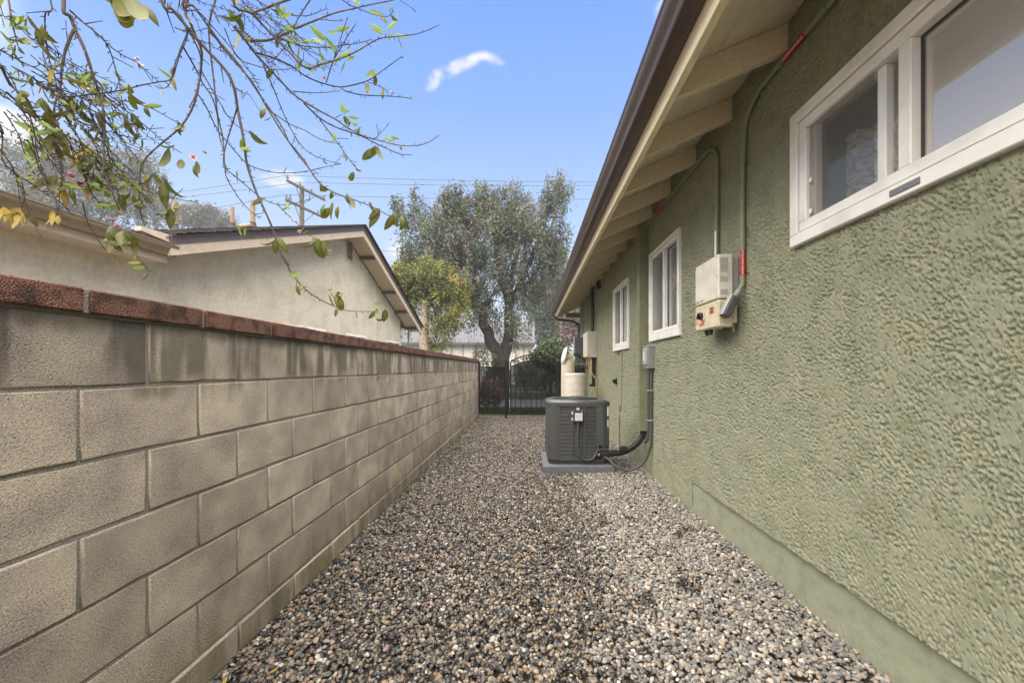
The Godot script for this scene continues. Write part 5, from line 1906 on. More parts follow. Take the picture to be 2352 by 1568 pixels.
# ------------------------------------------------------------------ water softener
func build_softener() -> void:
	var b := thing("brine_tank", "round beige brine tank with a flat lid behind the air conditioner", "tank", Vector3(0.845, 0, -7.6))
	var m := MB.new()
	m.t = Transform3D(Basis(), Vector3(0.845, 0, -7.6))
	m.lathe([Vector2(0.0, -0.03), Vector2(0.185, -0.03), Vector2(0.188, 0.02), Vector2(0.193, 1.03)], 32)
	part(m, "barrel", M.tank_pale, b)
	var l := MB.new()
	l.t = m.t
	l.lathe([Vector2(0.193, 1.025), Vector2(0.200, 1.025), Vector2(0.200, 1.075), Vector2(0.192, 1.088), Vector2(0.12, 1.095), Vector2(0.0, 1.097)], 32)
	part(l, "lid", M.tank_pale, b)
	var r := thing("softener_tank", "tall narrow beige softener tank behind the round brine tank", "tank", Vector3(0.78, 0, -8.3))
	var m2 := MB.new()
	m2.t = Transform3D(Basis(), Vector3(0.785, 0, -8.3))
	m2.lathe([Vector2(0.0, -0.03), Vector2(0.14, -0.03), Vector2(0.145, 0.02), Vector2(0.138, 1.25), Vector2(0.12, 1.33), Vector2(0.07, 1.37), Vector2(0.0, 1.38)], 28)
	part(m2, "vessel", M.tank_beige, r)
	var hd := MB.new()
	hd.box2(Vector3(0.79, 1.40, -8.36), Vector3(0.90, 1.52, -8.22), 0.02)
	hd.box2(Vector3(0.77, 1.37, -8.33), Vector3(0.86, 1.41, -8.25), 0.008)
	part(hd, "control_head", M.cream_enamel, r)
	var hz := MB.new()
	hz.tube(smooth([Vector3(0.89, 1.44, -8.29), Vector3(0.98, 1.45, -8.3), Vector3(1.05, 1.40, -8.35), Vector3(1.15, 1.39, -8.6), Vector3(1.2, 1.36, -9.0)], 5), 0.022, 8)
	part(hz, "hose", M.black_rubber, r)
	var ds := thing("dish_cover", "white round dish-shaped cover tilted on the softener's head", "cover", Vector3(0.70, 1.42, -8.3))
	var dm := MB.new()
	dm.t = Transform3D(Basis(Vector3(0, 0, 1), PI * 0.5 - 0.22), Vector3(0.735, 1.425, -8.28))
	dm.lathe([Vector2(0.0, 0.075), Vector2(0.09, 0.072), Vector2(0.15, 0.060), Vector2(0.182, 0.036), Vector2(0.186, 0.018), Vector2(0.178, 0.006), Vector2(0.12, 0.0), Vector2(0.05, -0.012), Vector2(0.05, -0.05), Vector2(0.0, -0.05)], 32)
	part(dm, "shell", M.pvc_white, ds)

# ------------------------------------------------------------------ trees
func limb(mb: MB, a: Vector3, b: Vector3, r0: float, r1: float, bend := 0.12, sides := 8) -> Array:
	var n := 6
	var d := b - a
	var off := Vector3(rng.randf_range(-1, 1), rng.randf_range(-0.3, 0.6), rng.randf_range(-1, 1)) * d.length() * bend
	var pts := []
	var rs := []
	for i in n + 1:
		var u := float(i) / n
		pts.append(a.lerp(b, u) + off * sin(u * PI) + Vector3(rng.randf_range(-1, 1), 0, rng.randf_range(-1, 1)) * r1 * 0.4)
		rs.append(lerpf(r0, r1, u))
	pts[0] = a
	pts[n] = b
	mb.tube(pts, rs, sides)
	return pts

# leaves as small folded diamonds gathered in clumps; blobs are [centre, radii, share]
func crown(blobs: Array, count: int, len_m: float, wid: float, hang: float, cols: Array, clump_r: float, per: int, org: Vector3, streamer := 0.0) -> ArrayMesh:
	var v := PackedVector3Array()
	var nn := PackedVector3Array()
	var cc := PackedColorArray()
	var ix := PackedInt32Array()
	var total := 0.0
	for b in blobs:
		total += b[2]
	for b in blobs:
		var n := int(count * b[2] / total / per)
		for k in n:
			var u := Vector3(rng.randfn(), rng.randfn(), rng.randfn()).normalized()
			var rad := pow(rng.randf(), 0.45)
			var c: Vector3 = b[0] + u * rad * b[1]
			var base: Color = cols[rng.randi_range(0, cols.size() - 1)]
			var cr := clump_r * rng.randf_range(0.6, 1.4)
			var tone := rng.randf_range(0.65, 1.35)
			for q in per:
				var o := Vector3(rng.randfn(), rng.randfn() * 0.8, rng.randfn()) * cr * 0.55
				if streamer > 0.0:
					o.y -= absf(rng.randfn()) * streamer
					o.x *= 0.6
					o.z *= 0.6
				var p := c + o - org
				var dir := Vector3(rng.randfn(), rng.randfn() - hang, rng.randfn()).normalized()
				var side := dir.cross(Vector3(rng.randfn(), rng.randfn(), rng.randfn())).normalized()
				var nrm := dir.cross(side)
				var l := len_m * rng.randf_range(0.6, 1.3)
				var w := wid * rng.randf_range(0.7, 1.3)
				var t := tone * rng.randf_range(0.8, 1.25)
				var col := Color(base.r * t, base.g * t, base.b * t)
				var i0 := v.size()
				v.append(p)
				v.append(p + dir * l * 0.45 + side * w)
				v.append(p + dir * l)
				v.append(p + dir * l * 0.45 - side * w)
				for z in 4:
					nn.append(nrm)
					cc.append(col)
				var cr3 := (v[i0 + 1] - v[i0]).cross(v[i0 + 2] - v[i0])
				if cr3.dot(nrm) > 0.0:
					ix.append_array(PackedInt32Array([i0, i0 + 2, i0 + 1, i0, i0 + 3, i0 + 2]))
				else:
					ix.append_array(PackedInt32Array([i0, i0 + 1, i0 + 2, i0, i0 + 2, i0 + 3]))
	var a := []
	a.resize(Mesh.ARRAY_MAX)
	a[Mesh.ARRAY_VERTEX] = v
	a[Mesh.ARRAY_NORMAL] = nn
	a[Mesh.ARRAY_COLOR] = cc
	a[Mesh.ARRAY_INDEX] = ix
	var m := ArrayMesh.new()
	m.add_surface_from_arrays(Mesh.PRIMITIVE_TRIANGLES, a)
	return m

func add_crown(t: Node3D, mesh: ArrayMesh, m: Material) -> void:
	var o := MeshInstance3D.new()
	o.name = "crown"
	o.mesh = mesh
	o.set_surface_override_material(0, m)
	t.add_child(o, true)
	origin[o] = origin[t]

# blobs given in the frame: [px, py, depth, radius px x, radius px y, share]
func px_blobs(list: Array, thick := 0.8) -> Array:
	var out := []
	for q in list:
		var s: float = q[2] / FOC
		out.append([at(q[0], q[1], q[2]), Vector3(q[3] * s, q[4] * s, q[3] * s * thick), q[5]])
	return out

func build_trees() -> void:
	# large grey-green tree with hanging foliage beyond the gate
	var d := 18.0
	var base := at(1152, 905, d)
	base.y = -0.1
	var t := thing("weeping_tree", "large grey-green tree with hanging leaves and forked dark trunk beyond the gate", "tree", base)
	var tr := MB.new()
	var fork := at(1152, 815, d)
	limb(tr, base, fork, 0.42, 0.36, 0.02, 12)
	var l1 := at(1098, 705, d)
	limb(tr, fork - Vector3(0.08, 0.1, 0), l1, 0.28, 0.20, 0.05, 10)
	var r1 := at(1170, 700, d + 0.4)
	limb(tr, fork + Vector3(0.08, -0.1, 0), r1, 0.27, 0.18, 0.05, 10)
	for q in [[l1, 1010.0, 560.0, -0.6], [l1, 1075.0, 520.0, 0.8], [l1, 960.0, 640.0, 0.4], [r1, 1140.0, 500.0, -0.5], [r1, 1215.0, 520.0, 0.6], [r1, 1265.0, 470.0, 0.0], [r1, 1240.0, 610.0, 0.7], [l1, 1130.0, 690.0, -0.8]]:
		var e := at(q[1], q[2], d + q[3])
		limb(tr, q[0], e, 0.15, 0.05, 0.10, 7)
		for k in 3:
			limb(tr, q[0].lerp(e, 0.5 + 0.15 * k), e + Vector3(rng.randf_range(-1.1, 1.1), rng.randf_range(-0.2, 0.9), rng.randf_range(-1, 1)), 0.04, 0.012, 0.1, 5)
	part(tr, "trunk", M.dark_bark, t)
	var grey := [Color(0.105, 0.122, 0.08), Color(0.135, 0.148, 0.102), Color(0.08, 0.10, 0.062), Color(0.155, 0.142, 0.108), Color(0.095, 0.128, 0.06), Color(0.14, 0.115, 0.095)]
	var bl := px_blobs([[1010, 560, d, 92, 92, 1.3], [1090, 520, d + 0.5, 100, 85, 1.3], [1180, 530, d - 0.4, 95, 88, 1.2], [1280, 440, d + 0.3, 42, 42, 0.34], [1255, 545, d, 60, 66, 0.6], [945, 470, d, 42, 48, 0.22], [1035, 455, d, 42, 45, 0.3], [1110, 445, d, 40, 40, 0.25], [1180, 455, d, 48, 45, 0.3], [960, 620, d, 48, 66, 0.45], [1080, 625, d, 96, 66, 0.75], [1190, 640, d + 0.3, 72, 66, 0.5], [1105, 700, d - 0.2, 44, 52, 0.22], [1180, 725, d, 44, 60, 0.26], [1110, 800, d - 0.5, 30, 26, 0.05], [1245, 640, d, 32, 48, 0.14]], 0.9)
	add_crown(t, crown(bl, 60000, 0.17, 0.023, 0.9, grey, 0.30, 70, base, 0.34), M.far_leaf)

	# smaller yellow-green tree with a pale trunk at the corner of the neighbour's house
	d = 16.0
	base = at(975, 900, d)
	base.y = -0.1
	t = thing("pale_trunk_tree", "yellow-green leafy tree with a smooth pale trunk beside the neighbour's gable", "tree", base)
	tr = MB.new()
	var top := at(976, 690, d)
	limb(tr, base, top, 0.20, 0.15, 0.01, 10)
	var p2 := MB.new()
	for q in [[930.0, 640.0], [990.0, 620.0], [1040.0, 660.0], [1015.0, 700.0], [905.0, 660.0]]:
		limb(p2, top - Vector3(0, 0.1, 0), at(q[0], q[1], d + rng.randf_range(-0.5, 0.5)), 0.09, 0.025, 0.1, 6)
	limb(p2, top - Vector3(0.05, 0.25, 0), at(1003, 696, d - 0.3), 0.05, 0.03, 0.05, 6)
	part(tr, "trunk", M.pale_bark, t)
	part(p2, "branches", M.dark_bark, t)
	var yel := [Color(0.17, 0.20, 0.04), Color(0.27, 0.24, 0.05), Color(0.12, 0.16, 0.035), Color(0.09, 0.13, 0.032), Color(0.33, 0.28, 0.055), Color(0.17, 0.14, 0.05)]
	bl = px_blobs([[925, 628, d, 42, 32, 0.7], [985, 622, d, 50, 32, 0.9], [1040, 655, d, 42, 45, 0.9], [1005, 680, d + 0.4, 70, 50, 1.1], [930, 680, d + 0.3, 45, 50, 0.7], [1050, 715, d, 36, 38, 0.5], [1010, 740, d + 0.2, 44, 40, 0.4], [920, 740, d + 0.6, 30, 40, 0.2], [1000, 780, d + 0.8, 50, 30, 0.25]], 0.9)
	add_crown(t, crown(bl, 26000, 0.13, 0.020, 0.5, yel, 0.20, 26, base, 0.10), M.far_leaf)

	# hazy pine and shrubs to the right, beyond the street
	d = 44.0
	base = at(1275, 880, d)
	base.y = -0.1
	t = thing("conifer_tree", "tall hazy dark green conifer behind the white house's right end", "tree", base)
	tr = MB.new()
	limb(tr, base, at(1275, 600, d), 0.5, 0.15, 0.02, 8)
	part(tr, "trunk", M.dark_bark, t)
	var drk := [Color(0.05, 0.075, 0.035), Color(0.06, 0.085, 0.04), Color(0.04, 0.06, 0.03), Color(0.08, 0.09, 0.045)]
	bl = px_blobs([[1275, 590, d, 24, 46, 0.3], [1262, 655, d, 36, 40, 0.5], [1300, 660, d, 36, 50, 0.5], [1250, 715, d, 40, 40, 0.6], [1305, 725, d, 45, 45, 0.6], [1275, 765, d, 60, 35, 0.7], [1235, 690, d, 24, 28, 0.25], [1360, 740, d + 2.0, 60, 60, 0.7]], 1.0)
	add_crown(t, crown(bl, 24000, 0.42, 0.06, 0.3, drk, 0.7, 24, base, 0.2), M.far_leaf)
	d = 40.0
	base = at(1325, 860, d)
	base.y = -0.1
	t = thing("autumn_tree", "tree with thin reddish leaves behind the downspout", "tree", base)
	tr = MB.new()
	limb(tr, base, at(1322, 740, d), 0.2, 0.08, 0.03, 8)
	part(tr, "trunk", M.dark_bark, t)
	bl = px_blobs([[1318, 735, d, 22, 26, 0.5], [1335, 700, d, 30, 30, 0.5], [1310, 765, d, 20, 20, 0.3]], 1.0)
	add_crown(t, crown(bl, 2200, 0.35, 0.07, 0.2, [Color(0.17, 0.11, 0.085), Color(0.14, 0.105, 0.08), Color(0.20, 0.13, 0.10)], 0.6, 14, base), M.far_leaf)
	var shrub_cols := [Color(0.045, 0.07, 0.022), Color(0.065, 0.095, 0.028), Color(0.085, 0.11, 0.035), Color(0.035, 0.055, 0.02)]
	for q in [[1262.0, 812.0, 15.5, 44.0, 34.0, "light green leafy shrub above the gate's arch", 4200], [1250.0, 850.0, 24.0, 50.0, 40.0, "dark rounded bush seen through the gate's middle", 3000], [1205.0, 858.0, 26.0, 26.0, 30.0, "narrow dark bush by the white house's door", 2000], [1135.0, 862.0, 22.0, 24.0, 30.0, "dark green bush left of the gate post, beyond the lawn", 2000], [1320.0, 840.0, 19.0, 50.0, 30.0, "green shrub behind the beige tanks", 2500]]:
		var sb := at(q[0], q[1], q[2])
		sb.y = -0.08
		var st := thing("shrub", q[5], "shrub", sb)
		var sm := MB.new()
		for k in 6:
			limb(sm, sb, at(q[0] + rng.randf_range(-q[3], q[3]) * 0.6, q[1] - q[4] * 0.3, q[2]), 0.03, 0.008, 0.1, 5)
		part(sm, "stems", M.dark_bark, st)
		bl = px_blobs([[q[0], q[1], q[2], q[3], q[4], 1.0], [q[0] - q[3] * 0.4, q[1] + q[4] * 0.4, q[2], q[3] * 0.6, q[4] * 0.7, 0.5], [q[0] + q[3] * 0.4, q[1] + q[4] * 0.3, q[2], q[3] * 0.6, q[4] * 0.7, 0.5]], 1.0)
		add_crown(st, crown(bl, q[6], 0.13, 0.03, -0.2, shrub_cols, 0.16, 16, sb), M.far_leaf)
	# dry reddish plants behind the narrow fence panel
	for q in [[1115.0, 905.0, 12.2, "dry reddish-brown plant behind the narrow fence panel"], [1139.0, 915.0, 12.5, "dry tan plant behind the fence panel, nearer the post"]]:
		var sb := at(q[0], q[1], q[2])
		sb.y = -0.05
		var st := thing("dry_plant", q[3], "plant", sb)
		var sm := MB.new()
		for k in 9:
			limb(sm, sb, sb + Vector3(rng.randf_range(-0.25, 0.25), rng.randf_range(0.4, 0.9), rng.randf_range(-0.2, 0.2)), 0.008, 0.003, 0.1, 4)
		part(sm, "stems", M.pale_bark, st)
		bl = [[sb + Vector3(0, 0.55, 0), Vector3(0.24, 0.42, 0.2), 1.0]]
		add_crown(st, crown(bl, 700, 0.16, 0.014, 0.2, [Color(0.20, 0.11, 0.07), Color(0.26, 0.17, 0.11), Color(0.16, 0.10, 0.06)], 0.1, 10, sb), M.far_leaf)
	# hazy trees behind the neighbour's roof
	var gre := [Color(0.13, 0.135, 0.095), Color(0.15, 0.155, 0.115), Color(0.11, 0.12, 0.08), Color(0.16, 0.15, 0.12)]
	var far := [[170.0, 46.0, [[60.0, 430.0, 90.0, 85.0, 1.0], [170.0, 375.0, 90.0, 70.0, 1.0], [270.0, 410.0, 85.0, 80.0, 1.0], [200.0, 470.0, 170.0, 60.0, 1.4], [345.0, 440.0, 50.0, 70.0, 0.5], [20.0, 350.0, 40.0, 40.0, 0.2], [330.0, 370.0, 40.0, 35.0, 0.15]], "tall hazy grey-green tree behind the near end of the neighbour's gutter", 34000], [455.0, 60.0, [[440.0, 495.0, 48.0, 26.0, 1.0], [470.0, 482.0, 30.0, 16.0, 0.4]], "low hazy round tree behind the neighbour's roof, left of the vent pipes", 7000], [515.0, 66.0, [[515.0, 505.0, 28.0, 18.0, 1.0], [495.0, 510.0, 20.0, 14.0, 0.5]], "small hazy tree behind the neighbour's roof, nearest the vent pipes", 3500]]
	for f in far:
		var b := at(f[0], 860, f[1])
		b.y = -0.1
		var ft := thing("hazy_tree", f[3], "tree", b)
		var fm := MB.new()
		var list := []
		for q in f[2]:
			list.append([q[0], q[1], f[1], q[2], q[3], q[4]])
		var ctr := at(list[0][0], list[0][1] + 20.0, f[1])
		limb(fm, b, b.lerp(ctr, 0.6), 0.4, 0.25, 0.04, 8)
		for q in list:
			var e := at(q[0], q[1], f[1])
			limb(fm, b.lerp(ctr, 0.55), e, 0.2, 0.05, 0.08, 6)
			for k in 4:
				limb(fm, e, e + Vector3(rng.randf_range(-1, 1) * q[3], rng.randf_range(-0.3, 0.8) * q[4], 0.0) * f[1] / FOC, 0.05, 0.015, 0.1, 4)
		part(fm, "trunk", M.dark_bark, ft)
		add_crown(ft, crown(px_blobs(list, 0.7), f[4], 0.40, 0.06, 0.3, gre, 0.62, 24, b, 0.25), M.far_leaf)

# ------------------------------------------------------------------ utility pole and wires
func build_pole() -> void:
	var b := at(693, 700, 26.0)
	b.y = -0.1
	var p := thing("utility_pole", "wooden utility pole with two cross arms behind the neighbour's roof", "pole", b)
	var tp := at(693, 428, 26.0)
	var m := MB.new()
	m.tube([b, tp], [0.17, 0.125], 12)
	part(m, "mast", M.pole_wood, p)
	var arms := [[at(658, 414, 24.6), at(746, 461, 27.5)], [at(655, 458, 24.7), at(742, 504, 27.6)]]
	for i in 2:
		var a: Vector3 = arms[i][0]
		var e: Vector3 = arms[i][1]
		e.y = a.y
		var am := MB.new()
		am.bar(a, e, 0.10, 0.14, Vector3.UP, 0.01)
		var arm := part(am, "cross_arm", M.pole_wood, p)
		for u in ([0.02, 0.32, 0.62, 0.97] if i == 0 else [0.02, 0.12, 0.85, 0.97]):
			var q := a.lerp(e, u) + Vector3(0, 0.07, 0)
			var im := MB.new()
			im.t = Transform3D(Basis(), q)
			im.lathe([Vector2(0.02, 0.0), Vector2(0.02, 0.08), Vector2(0.085, 0.09), Vector2(0.06, 0.13), Vector2(0.075, 0.15), Vector2(0.05, 0.19), Vector2(0.06, 0.22), Vector2(0.03, 0.28), Vector2(0.0, 0.29)], 10)
			part(im, "insulator", M.insulator, arm)
		var br := MB.new()
		br.bar(a.lerp(e, 0.22), at(693, 470 + 45 * i, 26.0), 0.03, 0.03)
		br.bar(a.lerp(e, 0.75), at(693, 470 + 45 * i, 26.0), 0.03, 0.03)
		part(br, "brace", M.pole_wood, p)
	# wires: start, end, sag
	var i0: Vector3 = arms[0][0] + Vector3(0, 0.3, 0)
	var i1: Vector3 = arms[0][0].lerp(arms[0][1], 0.32)
	i1.y = arms[0][0].y + 0.3
	var j0: Vector3 = arms[1][0] + Vector3(0, 0.3, 0)
	var runs := [
		[i0, at(1420, 418, 26.2), 0.10, "power line", "topmost wire from the pole to the right across the sky"],
		[i1, at(1420, 425, 27.2), 0.10, "power line", "second wire from the top, from pole to the right"],
		[j0, at(1420, 457, 26.4), 0.10, "power line", "wire from the lower cross arm to the right, behind the big tree"],
		[i0, at(330, 452, 30.0), 0.05, "power line", "upper wire from the pole to the left"],
		[i1, at(330, 462, 31.0), 0.05, "power line", "lower wire from the pole to the left, close under the upper one"],
		[j0, at(330, 505, 31.0), 0.05, "power line", "wire from the lower cross arm to the left, just over the roof"],
		[at(700, 560, 24.0), at(1420, 592, 24.0), 0.25, "telephone line", "dark cable crossing the big tree at mid height"],
		[at(893, 624, 13.2), Vector3(1.9, 4.75, -13.0), 0.32, "service line", "sagging cable from the neighbour's gable across the yellow-green tree"],
		[at(1070, 661, 22.0), at(1420, 670, 22.0), 0.05, "telephone line", "upper of two thin cables low across the big tree"],
		[at(1050, 676, 23.0), at(1420, 674, 23.0), 0.05, "telephone line", "lower of two thin cables low across the big tree"],
	]
	for r in runs:
		var a: Vector3 = r[0]
		var e: Vector3 = r[1]
		var pts := []
		for i in 17:
			var u := i / 16.0
			pts.append(a.lerp(e, u) - Vector3(0, r[2] * 4.0 * u * (1.0 - u), 0))
		var wm := MB.new()
		wm.tube(pts, 0.013 if a.z < -20.0 else 0.008, 5)
		single(wm, "overhead_wire", M.wire, r[4], "wire", a, "overhead wires")

# ------------------------------------------------------------------ peach tree over the wall
func leaf_mesh(kind: int, sd: int) -> ArrayMesh:
	# hangs from the origin along -y, length 1
	var r := RandomNumberGenerator.new()
	r.seed = sd
	var mb := MB.new()
	mb.tint = true
	var n := 8
	var bend := r.randf_range(0.15, 0.5) if kind != 0 else r.randf_range(0.3, 1.6)
	var twist := r.randf_range(-0.5, 0.5)
	var half := (0.165 if kind != 1 else 0.14) * r.randf_range(0.9, 1.15)
	var green: Color = [Color(0.115, 0.13, 0.032), Color(0.19, 0.27, 0.035), Color(0.36, 0.25, 0.03)][kind]
	if kind == 0:
		green = green.lerp([Color(0.07, 0.10, 0.026), Color(0.17, 0.155, 0.035), Color(0.105, 0.10, 0.042)][sd % 3], 0.7)
	var brown := Color(0.24, 0.115, 0.035)
	var rows := []
	var p := Vector3.ZERO
	var ang := 0.0
	for i in n + 1:
		var u := float(i) / n
		var w: float = half * pow(sin(PI * pow(u, 0.78)), 0.8) + (0.012 if i == 0 else 0.0)
		var dir := Vector3(0, -cos(ang), sin(ang))
		var nr := Vector3(0, sin(ang), cos(ang))
		var sx := Vector3(cos(twist * u), 0, sin(twist * u))
		var fold := nr * w * 0.35
		var edge := 0.0
		if kind == 0:
			edge = smoothstep(0.62, 1.0, u + r.randf_range(-0.22, 0.16))
		elif kind == 2:
			edge = smoothstep(0.35, 1.0, u + r.randf_range(-0.3, 0.2))
		var row := []
		for s in [-1.0, 0.0, 1.0]:
			mb.col = green.lerp(brown, clampf(edge * (1.0 if s != 0.0 else 0.55), 0.0, 0.9))
			if s == 0.0:
				mb.col = mb.col.lerp(Color(0.30, 0.34, 0.12), 0.3)
			row.append(mb.vtx(p + sx * (w * s) + fold * absf(s), (nr - sx * s * 0.3).normalized()))
		rows.append(row)
		p += dir / n
		ang += bend / n * (1.0 + 1.4 * u)
	for i in n:
		for k in 2:
			mb.face(rows[i][k], rows[i][k + 1], rows[i + 1][k + 1])
			mb.face(rows[i][k], rows[i + 1][k + 1], rows[i + 1][k])
	return mb.mesh()

func blossom_mesh(sd: int) -> ArrayMesh:
	var r := RandomNumberGenerator.new()
	r.seed = sd
	var mb := MB.new()
	mb.tint = true
	for k in 5:
		var a := TAU * k / 5.0 + r.randf_range(-0.15, 0.15)
		var out := Vector3(cos(a), 0.45 + r.randf_range(-0.2, 0.25), sin(a)).normalized()
		var side := Vector3(-sin(a), 0, cos(a))
		var up := side.cross(out) * -1.0
		if up.y < 0.0:
			up = -up
		var rows := []
		for i in 5:
			var u := i / 4.0
			var w := 0.36 * sin(PI * (0.12 + 0.80 * u))
			mb.col = Color(0.40, 0.16, 0.20).lerp(Color(0.66, 0.50, 0.54), smoothstep(0.05, 0.6, u))
			rows.append([mb.vtx(out * u + side * w + up * 0.12 * u, up), mb.vtx(out * u - side * w + up * 0.12 * u, up)])
		for i in 4:
			mb.face(rows[i][0], rows[i][1], rows[i + 1][1])
			mb.face(rows[i][0], rows[i + 1][1], rows[i + 1][0])
	mb.col = Color(0.40, 0.06, 0.10)
	for k in 9:
		var a := TAU * k / 9.0
		mb.tube([Vector3.ZERO, Vector3(cos(a) * 0.22, 0.55, sin(a) * 0.22)], 0.018, 3)
	mb.col = Color(0.20, 0.06, 0.05)
	mb.tube([Vector3(0, -0.35, 0), Vector3(0, 0.02, 0)], [0.05, 0.12], 6)
	return mb.mesh()

func bough_depth(px: float, py: float) -> float:
	return 1.22 + 0.00072 * px + 0.00022 * (py - 200.0)

